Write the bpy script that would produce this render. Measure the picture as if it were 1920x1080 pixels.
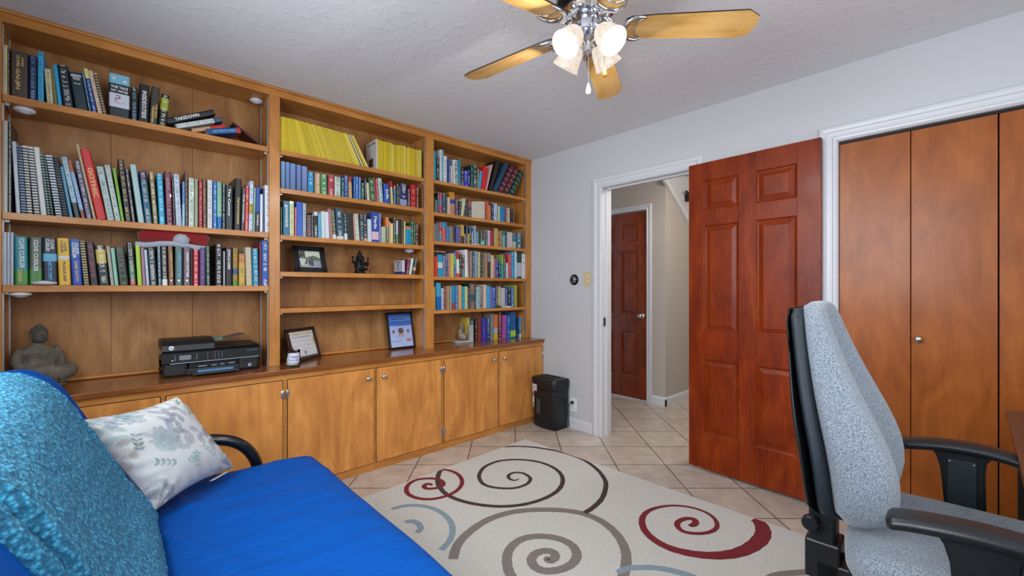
import bpy, bmesh, math, random
from mathutils import Vector, Matrix, Euler
R = math.radians
sc = bpy.context.scene
for o in list(bpy.data.objects): bpy.data.objects.remove(o)
COL = sc.collection
rnd = random.Random(7)

# ------------------------------------------------------------------ camera
F_PX = 804.43; EYE = 1.2211; YAW = R(47.16)
cam_d = bpy.data.cameras.new('camera'); cam = bpy.data.objects.new('camera', cam_d); COL.objects.link(cam)
cam_d.sensor_width = 36.0; cam_d.sensor_fit = 'HORIZONTAL'
cam_d.lens = 36.0 * F_PX / 1920.0
cam_d.shift_y = -0.47 / 1920.0
cam_d.clip_start = 0.02
cam.location = (0, 0, EYE)
cam.rotation_euler = (R(90), 0, YAW - R(90))
sc.camera = cam

# ------------------------------------------------------------------ light, world, exposure
sc.view_settings.view_transform = 'Standard'; sc.view_settings.look = 'None'
sc.view_settings.gamma = 1.0; sc.view_settings.use_curve_mapping = False
sc.view_settings.exposure = 0.12
w = bpy.data.worlds.new('sky'); sc.world = w; w.use_nodes = True
w.node_tree.nodes['Background'].inputs[0].default_value = (0.62, 0.78, 1.0, 1)
w.node_tree.nodes['Background'].inputs[1].default_value = 1.0

def area(name, loc, rot, sx, sy, power, col, spread=180):
    l = bpy.data.lights.new(name, 'AREA'); l.shape = 'RECTANGLE'; l.size = sx; l.size_y = sy
    l.energy = power; l.color = col; l.spread = R(spread)
    o = bpy.data.objects.new(name, l); COL.objects.link(o); o.location = loc; o.rotation_euler = rot
    return o
# daylight through the window beside the futon, and fill from an unseen window added behind the desk
area('window_daylight_side', (-0.62, 0.95, 1.66), (0, R(-62), 0), 1.15, 1.7, 62, (0.88, 0.94, 1.0))
area('window_fill_light', (1.15, -1.12, 1.60), (R(75), 0, 0), 1.9, 1.2, 24, (0.95, 0.97, 1.0))
def lamp_point(name, loc, power, col, rad=0.03):
    l = bpy.data.lights.new(name, 'POINT'); l.energy = power; l.color = col; l.shadow_soft_size = rad
    o = bpy.data.objects.new(name, l); COL.objects.link(o); o.location = loc; return o

# ------------------------------------------------------------------ colour and materials
def lin(c): return c / 12.92 if c <= 0.04045 else ((c + 0.055) / 1.055) ** 2.4
def hx(h, a=1.0):
    h = h.strip('#'); return (lin(int(h[0:2], 16) / 255), lin(int(h[2:4], 16) / 255), lin(int(h[4:6], 16) / 255), a)
MATS = {}
def new_mat(name):
    m = bpy.data.materials.new(name); m.use_nodes = True
    nt = m.node_tree; b = nt.nodes['Principled BSDF']; return m, nt, b
def mat(name, col, rough=0.5, metal=0.0, bump=0.0, bscale=200.0, var=0.0, vscale=6.0, coat=0.0, emit=0.0, trans=0.0, spec=None, sheen=0.0, ior=None, ecol=None):
    if name in MATS: return MATS[name]
    m, nt, b = new_mat(name); c = hx(col)
    b.inputs['Base Color'].default_value = c; b.inputs['Roughness'].default_value = rough; b.inputs['Metallic'].default_value = metal
    b.inputs['Coat Weight'].default_value = coat; b.inputs['Coat Roughness'].default_value = 0.12
    b.inputs['Transmission Weight'].default_value = trans
    if spec is not None: b.inputs['Specular IOR Level'].default_value = spec
    if ior: b.inputs['IOR'].default_value = ior
    if sheen: b.inputs['Sheen Weight'].default_value = sheen
    if emit: b.inputs['Emission Color'].default_value = hx(ecol or col); b.inputs['Emission Strength'].default_value = emit
    tc = nt.nodes.new('ShaderNodeTexCoord')
    if bump:
        n = nt.nodes.new('ShaderNodeTexNoise'); n.inputs['Scale'].default_value = bscale; n.inputs['Detail'].default_value = 4
        nt.links.new(tc.outputs['Object'], n.inputs['Vector'])
        bp = nt.nodes.new('ShaderNodeBump'); bp.inputs['Strength'].default_value = bump; bp.inputs['Distance'].default_value = 0.004
        nt.links.new(n.outputs['Fac'], bp.inputs['Height']); nt.links.new(bp.outputs['Normal'], b.inputs['Normal'])
    if var:
        n = nt.nodes.new('ShaderNodeTexNoise'); n.inputs['Scale'].default_value = vscale; n.inputs['Detail'].default_value = 5
        nt.links.new(tc.outputs['Object'], n.inputs['Vector'])
        r = nt.nodes.new('ShaderNodeValToRGB'); r.color_ramp.elements[0].position = 0.3; r.color_ramp.elements[1].position = 0.7
        r.color_ramp.elements[0].color = tuple(x * (1 - var) for x in c[:3]) + (1,); r.color_ramp.elements[1].color = tuple(min(1, x * (1 + var)) for x in c[:3]) + (1,)
        nt.links.new(n.outputs['Fac'], r.inputs[0]); nt.links.new(r.outputs[0], b.inputs['Base Color'])
    MATS[name] = m; return m

def wood(name, dark, mid, light, rough=0.35, axis='z', blotch=1.0, grain=1.0, coat=0.0, bump=0.05, figure=0.0, seed=0.0, spec=.38):
    """stained timber: fine grain along one axis, soft blotches, optional swirling figure"""
    if name in MATS: return MATS[name]
    m, nt, b = new_mat(name); L = nt.links.new
    tc = nt.nodes.new('ShaderNodeTexCoord')
    def mapped(sx, sy, sz):
        mp = nt.nodes.new('ShaderNodeMapping'); mp.inputs['Scale'].default_value = (sx, sy, sz); mp.inputs['Location'].default_value = (seed, seed * 1.7, seed * .6)
        L(tc.outputs['Object'], mp.inputs['Vector']); return mp
    k = {'z': (1, 1, .07), 'x': (.07, 1, 1), 'y': (1, .07, 1)}[axis]
    g = nt.nodes.new('ShaderNodeTexNoise'); g.inputs['Scale'].default_value = 90; g.inputs['Detail'].default_value = 6; g.inputs['Roughness'].default_value = .65
    L(mapped(*k).outputs[0], g.inputs['Vector'])
    k2 = {'z': (1, 1, .35), 'x': (.35, 1, 1), 'y': (1, .35, 1)}[axis]
    bl = nt.nodes.new('ShaderNodeTexNoise'); bl.inputs['Scale'].default_value = 7; bl.inputs['Detail'].default_value = 5; bl.inputs['Distortion'].default_value = 1.2 + figure
    L(mapped(*k2).outputs[0], bl.inputs['Vector'])
    mix = nt.nodes.new('ShaderNodeMath'); mix.operation = 'MULTIPLY_ADD'; mix.inputs[1].default_value = .45 * grain
    ad = nt.nodes.new('ShaderNodeMath'); ad.operation = 'MULTIPLY'; ad.inputs[1].default_value = .75 * blotch
    L(bl.outputs['Fac'], ad.inputs[0]); L(g.outputs['Fac'], mix.inputs[0]); L(ad.outputs[0], mix.inputs[2])
    src = mix.outputs[0]
    if figure:
        wv = nt.nodes.new('ShaderNodeTexWave'); wv.inputs['Scale'].default_value = 5; wv.inputs['Distortion'].default_value = 9; wv.inputs['Detail'].default_value = 2; wv.inputs['Detail Scale'].default_value = 1.2
        L(mapped(*k2).outputs[0], wv.inputs['Vector'])
        a2 = nt.nodes.new('ShaderNodeMath'); a2.operation = 'MULTIPLY_ADD'; a2.inputs[1].default_value = .10 * figure; L(wv.outputs['Fac'], a2.inputs[0]); L(src, a2.inputs[2]); src = a2.outputs[0]
    r = nt.nodes.new('ShaderNodeValToRGB'); cr = r.color_ramp
    cr.elements[0].position = .36; cr.elements[0].color = hx(dark); cr.elements[1].position = .86; cr.elements[1].color = hx(light)
    e = cr.elements.new(.6); e.color = hx(mid)
    L(src, r.inputs[0]); L(r.outputs[0], b.inputs['Base Color'])
    b.inputs['Roughness'].default_value = rough; b.inputs['Coat Weight'].default_value = coat; b.inputs['Coat Roughness'].default_value = .18; b.inputs['Specular IOR Level'].default_value = spec
    bp = nt.nodes.new('ShaderNodeBump'); bp.inputs['Strength'].default_value = bump; bp.inputs['Distance'].default_value = .002
    L(g.outputs['Fac'], bp.inputs['Height']); L(bp.outputs['Normal'], b.inputs['Normal'])
    MATS[name] = m; return m

def attr_mat(name, rough=.5, ink=False, bump=0, bscale=200, coat=0, sheen=0):
    """colour read from the mesh's own colour attribute 'tint'; ink adds rows of small print marks on spines"""
    if name in MATS: return MATS[name]
    m, nt, b = new_mat(name); L = nt.links.new
    a = nt.nodes.new('ShaderNodeAttribute'); a.attribute_name = 'tint'
    b.inputs['Roughness'].default_value = rough; b.inputs['Coat Weight'].default_value = coat
    if sheen: b.inputs['Sheen Weight'].default_value = sheen
    out = a.outputs['Color']
    if ink:
        k = nt.nodes.new('ShaderNodeAttribute'); k.attribute_name = 'ink'
        uv = nt.nodes.new('ShaderNodeUVMap'); uv.uv_map = 'spine'
        sp = nt.nodes.new('ShaderNodeSeparateXYZ'); L(uv.outputs[0], sp.inputs[0])
        def M(op, x, y=None, z=None):
            n = nt.nodes.new('ShaderNodeMath'); n.operation = op
            for i, v in enumerate((x, y, z)):
                if v is None: continue
                if isinstance(v, (int, float)): n.inputs[i].default_value = v
                else: L(v, n.inputs[i])
            return n.outputs[0]
        u, v = sp.outputs[0], sp.outputs[1]
        au = M('ABSOLUTE', u)
        band = M('LESS_THAN', au, .22)
        # letters: blocky cells, each with its own little strokes; gaps between words
        oi = nt.nodes.new('ShaderNodeObjectInfo')
        off = M('MULTIPLY', oi.outputs['Random'], 37.0)
        vv = M('ADD', v, off)
        cell = M('FLOOR', M('MULTIPLY', vv, 3.4))
        wc = nt.nodes.new('ShaderNodeTexWhiteNoise'); wc.noise_dimensions = '1D'; L(cell, wc.inputs['W'])
        on = M('GREATER_THAN', wc.outputs[0], .30)
        cb = nt.nodes.new('ShaderNodeCombineXYZ'); L(M('FLOOR', M('MULTIPLY', u, 8.0)), cb.inputs[0]); L(M('FLOOR', M('MULTIPLY', vv, 13.6)), cb.inputs[1])
        ws = nt.nodes.new('ShaderNodeTexWhiteNoise'); ws.noise_dimensions = '2D'; L(cb.outputs[0], ws.inputs['Vector'])
        st = M('GREATER_THAN', ws.outputs[0], .42)
        fac = M('MULTIPLY', M('MULTIPLY', band, on), M('MULTIPLY', st, M('MULTIPLY', k.outputs['Alpha'], .62)))
        mx = nt.nodes.new('ShaderNodeMix'); mx.data_type = 'RGBA'
        L(fac, mx.inputs[0]); L(out, mx.inputs[6]); L(k.outputs['Color'], mx.inputs[7]); out = mx.outputs[2]
    L(out, b.inputs['Base Color'])
    if bump:
        tc = nt.nodes.new('ShaderNodeTexCoord')
        n = nt.nodes.new('ShaderNodeTexNoise'); n.inputs['Scale'].default_value = bscale; L(tc.outputs['Object'], n.inputs['Vector'])
        bp = nt.nodes.new('ShaderNodeBump'); bp.inputs['Strength'].default_value = bump; bp.inputs['Distance'].default_value = .003
        L(n.outputs['Fac'], bp.inputs['Height']); L(bp.outputs['Normal'], b.inputs['Normal'])
    MATS[name] = m; return m

# ------------------------------------------------------------------ object helpers
def tag(o, label=None, cat=None, group=None, kind=None):
    if label: o['label'] = label
    if cat: o['category'] = cat
    if group: o['group'] = group
    if kind: o['kind'] = kind
    return o
def empty(name, loc, rz=0.0, label=None, cat=None, group=None, rot=None):
    o = bpy.data.objects.new(name, None); COL.objects.link(o); o.location = loc
    o.rotation_euler = rot if rot else (0, 0, rz); o.empty_display_size = .05
    return tag(o, label, cat, group)
def link_mesh(name, me, mats, parent=None, loc=(0, 0, 0), rot=(0, 0, 0), smooth=False):
    o = bpy.data.objects.new(name, me); COL.objects.link(o)
    for m in (mats if isinstance(mats, (list, tuple)) else [mats]): me.materials.append(m)
    o.location = loc; o.rotation_euler = rot
    if parent: o.parent = parent
    if smooth:
        for p in me.polygons: p.use_smooth = True
    return o
class B:
    """collects shapes into one bmesh"""
    def __init__(s): s.bm = bmesh.new(); s.M = Matrix.Identity(4); s.mi = 0
    def at(s, loc=(0, 0, 0), rot=(0, 0, 0)): s.M = Matrix.Translation(loc) @ Euler(rot).to_matrix().to_4x4(); return s
    def m(s, i): s.mi = i; return s
    def _fin(s, vs, fs=None):
        for v in vs: v.co = s.M @ v.co
        for f in ({f for v in vs for f in v.link_faces} if fs is None else fs): f.material_index = s.mi
    def box(s, x0, x1, y0, y1, z0, z1, bev=0.0, seg=2):
        r = bmesh.ops.create_cube(s.bm, size=1.0); vs = r['verts']
        for v in vs: v.co = Vector(((x0 + x1) / 2 + v.co.x * (x1 - x0), (y0 + y1) / 2 + v.co.y * (y1 - y0), (z0 + z1) / 2 + v.co.z * (z1 - z0)))
        if bev > 0:
            es = list({e for v in vs for e in v.link_edges})
            q = bmesh.ops.bevel(s.bm, geom=es, offset=bev, segments=seg, affect='EDGES', profile=.5)
            vs = list({v for v in q['verts']} | {v for v in vs if v.is_valid})
        s._fin(vs); return s
    def poly(s, pts, z0, z1, bev=0.0):
        """outline in xy extruded z0..z1"""
        a = [s.bm.verts.new((x, y, z0)) for x, y in pts]; c = [s.bm.verts.new((x, y, z1)) for x, y in pts]; n = len(pts)
        fs = [s.bm.faces.new(a[::-1]), s.bm.faces.new(c)]
        for i in range(n): fs.append(s.bm.faces.new((a[i], a[(i + 1) % n], c[(i + 1) % n], c[i])))
        vs = a + c
        if bev:
            es = list(fs[1].edges) + list(fs[0].edges)
            q = bmesh.ops.bevel(s.bm, geom=es, offset=bev, segments=2, affect='EDGES', profile=.5)
            vs = list({v for v in q['verts']} | {v for v in vs if v.is_valid})
            vs = list({v for v in vs} | {w2 for v in vs for f in v.link_faces for w2 in f.verts})
        s._fin(vs); return s
    def lathe(s, prof, n=24, cap=True):
        rings = []
        for r_, z in prof: rings.append([s.bm.verts.new((r_ * math.cos(2 * math.pi * i / n), r_ * math.sin(2 * math.pi * i / n), z)) for i in range(n)])
        for a, c in zip(rings, rings[1:]):
            for i in range(n): s.bm.faces.new((a[i], a[(i + 1) % n], c[(i + 1) % n], c[i]))
        if cap: s.bm.faces.new(rings[0][::-1]); s.bm.faces.new(rings[-1])
        s._fin([v for r_ in rings for v in r_]); return s
    def tube(s, path, rad, n=10, closed=False, flat=1.0):
        pts = [Vector(p) for p in path]; N = len(pts); rings = []; up = None
        for i, p in enumerate(pts):
            t = ((pts[(i + 1) % N] - pts[i - 1]) if closed else (pts[min(i + 1, N - 1)] - pts[max(i - 1, 0)])).normalized()
            if up is None: up = t.orthogonal().normalized()
            up = (up - t * up.dot(t)).normalized(); sd = t.cross(up)
            r_ = rad[i] if isinstance(rad, (list, tuple)) else rad
            rings.append([s.bm.verts.new(p + (up * math.cos(2 * math.pi * k / n) + sd * math.sin(2 * math.pi * k / n) * flat) * r_) for k in range(n)])
        pr = list(zip(rings, rings[1:])) + ([(rings[-1], rings[0])] if closed else [])
        for a, c in pr:
            for k in range(n): s.bm.faces.new((a[k], a[(k + 1) % n], c[(k + 1) % n], c[k]))
        if not closed: s.bm.faces.new(rings[0][::-1]); s.bm.faces.new(rings[-1])
        s._fin([v for r_ in rings for v in r_]); return s
    def ell(s, c, r_, n=16, m=10, sq=1.0):
        q = bmesh.ops.create_uvsphere(s.bm, u_segments=n, v_segments=m, radius=1.0)
        for v in q['verts']:
            v.co = Vector((c[0] + v.co.x * r_[0], c[1] + v.co.y * r_[1], c[2] + v.co.z * r_[2]))
        s._fin(q['verts']); return s
    def loft(s, rings, cap=True, closed=True):
        vr = [[s.bm.verts.new(p) for p in r_] for r_ in rings]; n = len(vr[0])
        for a, c in zip(vr, vr[1:]):
            for k in range(n if closed else n - 1): s.bm.faces.new((a[k], a[(k + 1) % n], c[(k + 1) % n], c[k]))
        if cap: s.bm.faces.new(vr[0][::-1]); s.bm.faces.new(vr[-1])
        s._fin([v for r_ in vr for v in r_]); return s
    def obj(s, name, mats, parent=None, loc=(0, 0, 0), rot=(0, 0, 0), smooth=False):
        bmesh.ops.recalc_face_normals(s.bm, faces=s.bm.faces[:])
        me = bpy.data.meshes.new(name); s.bm.to_mesh(me); s.bm.free()
        o = link_mesh(name, me, mats, parent, loc, rot, smooth)
        if smooth == 'auto':
            for e in me.edges: pass
            me.set_sharp_from_angle(angle=R(35))
        return o
def kid(name, bld, mats, parent, smooth=False, label=None, **k):
    o = bld.obj(name, mats, parent, smooth=smooth, **k)
    if label: o['label'] = label
    return o
def struct(name, bld, mats, parent=None, smooth=False):
    o = bld.obj(name, mats, parent, smooth=smooth)
    if not parent: o['kind'] = 'structure'
    return o
def lettering(body, size, m, parent, M, name='lettering', align='CENTER', sx=1.0, depth=.0004, bold=0.0):
    cu = bpy.data.curves.new(name, 'FONT'); cu.body = body; cu.size = size; cu.extrude = depth; cu.align_x = align; cu.align_y = 'CENTER'
    cu.offset = bold; cu.resolution_u = 2
    t = bpy.data.objects.new(name, cu); me = bpy.data.meshes.new_from_object(t); bpy.data.objects.remove(t); bpy.data.curves.remove(cu)
    me.name = name
    for v in me.vertices: v.co.x *= sx
    me.transform(M); return link_mesh(name, me, m, parent)
# lettering standing upright facing -y: x right, z up
FACE = Matrix.Rotation(R(90), 4, 'X')
def smooth_path(pts, k=6):
    out = []; n = len(pts)
    for i in range(n - 1):
        p0, p1, p2, p3 = (Vector(pts[max(i - 1, 0)]), Vector(pts[i]), Vector(pts[i + 1]), Vector(pts[min(i + 2, n - 1)]))
        for j in range(k):
            t = j / k
            out.append(.5 * ((2 * p1) + (p2 - p0) * t + (2 * p0 - 5 * p1 + 4 * p2 - p3) * t * t + (3 * p1 - p0 - 3 * p2 + p3) * t ** 3))
    out.append(Vector(pts[-1])); return out
FAN_ROT = 2.0; SH_ROT = -7.0
ROWS={
'1A':[(-0.3618,0.0153,0,0.2228,'d8cf9a',''),(-0.3457,0.0072,0.001,0.2097,'2a2018',''),(-0.337,0.0522,-0.001,0.2083,'463c33','n'),(-0.2834,0.0252,-0.0027,0.2037,'0b2550','i7fa8c8'),(-0.2571,0.0201,-0.0011,0.2335,'3aa6d0','i15405c'),(-0.2272,0.022,-0.0097,0.1596,'c9c39c',''),(-0.2033,0.01,-0.0198,0.1702,'8a7a3a',''),(-0.1919,0.0144,-0.0303,0.187,'1fa3d3','i0d5f86'),(-0.1755,0.0369,-0.0321,0.1913,'14202e',''),(-0.135,0.0453,-0.0367,0.1685,'0d2a33','n'),(-0.0888,0.0098,-0.0432,0.1884,'2f4f78',''),(-0.0768,0.0168,-0.0357,0.2016,'1c4f94','b.78-1:d8c860;ie0e0e0'),(-0.0575,0.017,-0.0359,0.1996,'d9b9a0','i8a7060'),(-0.0392,0.0137,-0.0351,0.1932,'a89878','s'),(-0.0191,0.0779,0.001,0.2167,'1f2b33','n'),(0.063,0.0246,-0.0011,0.168,'15242c','i8fc0d8'),(0.0902,0.041,0.005,0.1988,'10191f','n'),(0.1328,0.0337,0.011,0.2017,'3c3832','n'),(0.1685,0.0344,0.0153,0.1728,'16211f','b.5-.88:98a02c')],  # second entry is a dark strip for the shaded gap, built like a book
'1B':[(-0.3604,0.0156,-0.0016,0.4044,'b9bcae','i8a8a80'),(-0.3432,0.0101,-0.0016,0.3993,'22201f',''),(-0.321,0.0138,-0.0206,0.3172,'b9c0c8','0'),(-0.3062,0.0176,-0.0291,0.3027,'5f7f9c','s'),(-0.288,0.0165,-0.0282,0.307,'c8cabf','s'),(-0.2672,0.0184,-0.0328,0.3058,'c4c8c4','s'),(-0.2471,0.0204,-0.0376,0.3067,'c9cdc6','0'),(-0.2251,0.0093,-0.0405,0.2739,'7fa39c','s'),(-0.2148,0.0097,-0.0408,0.2735,'5c6f6c','s'),(-0.1992,0.0217,-0.0446,0.277,'c4cdd4','s'),(-0.1757,0.0192,-0.0442,0.2759,'25343d','s'),(-0.155,0.013,-0.0389,0.2331,'4c8ba4','0'),(-0.137,0.019,-0.0482,0.2791,'9fc0d0','b0-.25:28443c'),(-0.1151,0.0148,-0.0471,0.2674,'93b4d6','b.8-1:b4502c;b0-.14:8a4a30'),(-0.0984,0.0214,-0.0422,0.2718,'56506e',''),(-0.074,0.0099,-0.0666,0.3503,'b7ab82',''),(-0.0626,0.037,-0.0616,0.3296,'c01318','n'),(-0.024,0.0264,-0.0405,0.2579,'a7bdb9',''),(0.0044,0.0212,-0.0401,0.2715,'b9c3bf',''),(0.0268,0.0117,-0.0331,0.261,'6ab12b','i2f5a10'),(0.0418,0.0246,-0.0303,0.3105,'15171a','id0b860'),(0.0669,0.0141,-0.0271,0.2642,'23262b',''),(0.0905,0.0255,-0.0328,0.2931,'9fc0be','0'),(0.1183,0.0293,-0.0252,0.2677,'0e5a78','b.8-1:14285c;ie0c890'),(0.1503,0.02,-0.0184,0.2706,'857549','if0f0e0'),(0.1737,0.0255,-0.0116,0.2643,'1598bd','ic0e8f0'),(0.203,0.0291,-0.0094,0.2833,'5c1a34','ic890a0'),(0.2332,0.0074,-0.0081,0.2496,'2a1c22',''),(0.2435,0.0251,-0.0114,0.2742,'b8c6d4','i405070'),(0.27,0.0123,-0.004,0.2408,'2c6ea6','b0-.5:8ab4cc'),(0.2834,0.0121,-0.0102,0.298,'3c2a26','id8b8a0'),(0.2973,0.0252,-0.004,0.266,'cdd3c4','i505848'),(0.3236,0.0169,-0.0026,0.2662,'8a9a78','0'),(0.342,0.0178,-0.0011,0.2613,'a01125','ie0a0a0'),(0.3617,0.0184,-0.0057,0.2723,'5a3a22','id0a060'),(0.382,0.0237,-0.0031,0.2706,'d3d5d6','ia06860'),(0.4081,0.0189,-0.0031,0.2665,'1570b8',''),(0.4277,0.0215,-0.0004,0.2656,'8ec7a8','b0-.26:1570b8'),(0.4504,0.0153,-0.0008,0.2655,'1d2c35',''),(0.467,0.0372,-0.0012,0.2552,'1c2a2c','n'),(0.5083,0.0347,0.0054,0.3019,'111111','n'),(0.5442,0.0153,0.0059,0.2542,'4b4f54','n'),(0.5607,0.0188,0.0047,0.265,'c42a28',''),(0.5813,0.0212,0.0065,0.2984,'c8d3e6','b.35-.55:b8a040'),(0.6034,0.0096,0.0061,0.2611,'8fb4a0',''),(0.6143,0.0256,0.0039,0.2675,'0f4c9a','b0-.45:10141a;n'),(0.6412,0.0147,0.0013,0.2286,'dfe4e6','0'),(0.6573,0.009,0.0009,0.2688,'3a4a6e','0'),(0.6676,0.0277,-0.0059,0.2871,'dfe5e9','i506080')],
'1C':[(-0.3579,0.01,-0.001,0.233,'b9c2cc','i8090a0'),(-0.3473,0.0098,-0.0002,0.234,'b9c2cc','i8090a0'),(-0.3368,0.0093,-0.0023,0.2338,'b6bfca','i8090a0'),(-0.3254,0.0415,-0.0042,0.2178,'0b8088','b0-.3:3c8a34;n'),(-0.2823,0.041,-0.0037,0.2181,'4b5a4a','b0-.35:4a8440;n'),(-0.2391,0.0458,-0.0168,0.2189,'101c38','b.5-.66:5aa8c8;n'),(-0.1898,0.0409,-0.0185,0.2193,'dcae2e','b.55-.62:c8ccc8;n'),(-0.1461,0.0359,-0.0179,0.2177,'0a3fa8','b.62-1:1c5a9c;n'),(-0.106,0.0181,-0.0184,0.2121,'b3a274','s'),(-0.0849,0.0298,-0.0174,0.2085,'1b1f26','ic03038'),(-0.0526,0.0372,-0.0172,0.1933,'152622','b.55-.9:c0a84c'),(-0.012,0.0131,-0.0169,0.1925,'a9a79a',''),(0.0024,0.0151,-0.0158,0.1845,'8cc2ae','i5a8a78'),(0.02,0.0357,-0.0175,0.1927,'15261f','i7a7a50'),(0.0589,0.0254,-0.0136,0.2192,'1b2b2a','b0-.14:8a2c28;b.16-.46:1c5a3c'),(0.0885,0.0184,-0.0105,0.2125,'9fc832','0'),(0.1082,0.0122,-0.0091,0.1928,'a07088','i604050'),(0.1228,0.0117,-0.0101,0.184,'b8c6d4',''),(0.1354,0.0315,-0.0105,0.1936,'153036',''),(0.1695,0.0139,-0.005,0.2185,'3f5d70',''),(0.186,0.0238,-0.0048,0.2238,'4a4a44','b0-.15:d8d8d4'),(0.2133,0.0212,-0.0049,0.2133,'7a5038','n'),(0.2394,0.0322,-0.0026,0.2152,'4c6660','n'),(0.275,0.0305,0,0.2157,'6f5a66','n'),(0.3069,0.0082,0.0007,0.2094,'1a1a1e','0'),(0.3172,0.0264,-0.001,0.2163,'b8262c',''),(0.3449,0.0296,-0.0003,0.2117,'4c2c66','i7a5a8a'),(0.3757,0.0193,-0.0064,0.2198,'1c4030','ic0d0c8'),(0.4178,0.0339,-0.0007,0.233,'0e0f10','ie8e8e8'),(0.4562,0.0082,-0.0034,0.1965,'aaaaaa','0'),(0.4666,0.0333,-0.0026,0.2194,'1a1a1c','n'),(0.5018,0.0258,0.0027,0.2175,'9a7a30','b0-.12:3c8a34;b.3-.45:244c8a'),(0.5322,0.0329,-0.0016,0.1874,'c9a13c','b.7-1:c07a40'),(0.5699,0.0328,-0.0059,0.2258,'b9b09a','ic8a050'),(0.6047,0.0326,-0.0048,0.2212,'0e86a8',''),(0.6386,0.0095,0,0.2585,'7a1a2a','0'),(0.6493,0.0414,-0.0045,0.2706,'0d4fa3',''),(0.6915,0.0081,-0.0008,0.2717,'9aaabb','0')],
'2B':[(0.7542,0.0264,-0.0012,0.17,'7fa4cc','m'),(0.7814,0.0234,0.0005,0.1689,'6f8fc0','m'),(0.8074,0.0344,-0.0013,0.1668,'7390c4','m'),(0.8449,0.029,-0.0013,0.1644,'6c88bc','m'),(0.877,0.0337,-0.0005,0.1623,'7f90c0','m'),(0.9127,0.0382,0,0.135,'1583b5','ic0e0f0'),(0.9536,0.0376,-0.0014,0.1336,'a8895a','if0e8d8'),(0.994,0.0412,-0.0028,0.1319,'4c8a52','ie0f0e0'),(1.0381,0.0406,0,0.133,'a83040','if0d0d0'),(1.0816,0.043,0,0.1333,'b9c9bf','i506858'),(1.1276,0.0181,0,0.1294,'1d5a58',''),(1.1487,0.0289,-0.003,0.1522,'0c4a94',''),(1.1798,0.0225,-0.0037,0.1409,'c9a36a','b.8-1:b03038'),(1.2116,0.0116,-0.0016,0.1529,'1a5aa6',''),(1.2257,0.018,0,0.1587,'1467b8',''),(1.2455,0.0181,-0.0009,0.1559,'3a70b8',''),(1.2656,0.0221,0,0.1192,'2a5a2a',''),(1.291,0.013,-0.0209,0.151,'223044',''),(1.3088,0.0213,-0.0162,0.1268,'cdc8a2',''),(1.3334,0.0372,-0.0246,0.1609,'1a5528',''),(1.3716,0.0054,-0.0167,0.172,'c9b48a',''),(1.3789,0.0196,-0.0107,0.1616,'b8384c',''),(1.4009,0.0307,-0.0176,0.1738,'a9c6c8',''),(1.4389,0.0432,-0.0062,0.1405,'2350a8','n'),(1.493,0.0138,-0.0099,0.1683,'d8c878','b.75-1:c03038'),(1.5096,0.0204,-0.0018,0.1446,'2f5c8c','b.85-1:c03038'),(1.5318,0.018,0,0.16,'153034',''),(1.5513,0.0116,0,0.15,'28303c',''),(1.5654,0.0601,-0.0018,0.1686,'1a1f5c','b.05-.3:8a94b4'),(1.6278,0.0158,0,0.1356,'5a4a5a',''),(1.6507,0.045,0,0.1696,'a80f1c','ie0a050'),(1.6984,0.0224,-0.0019,0.1736,'6a1020','')],
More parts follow.
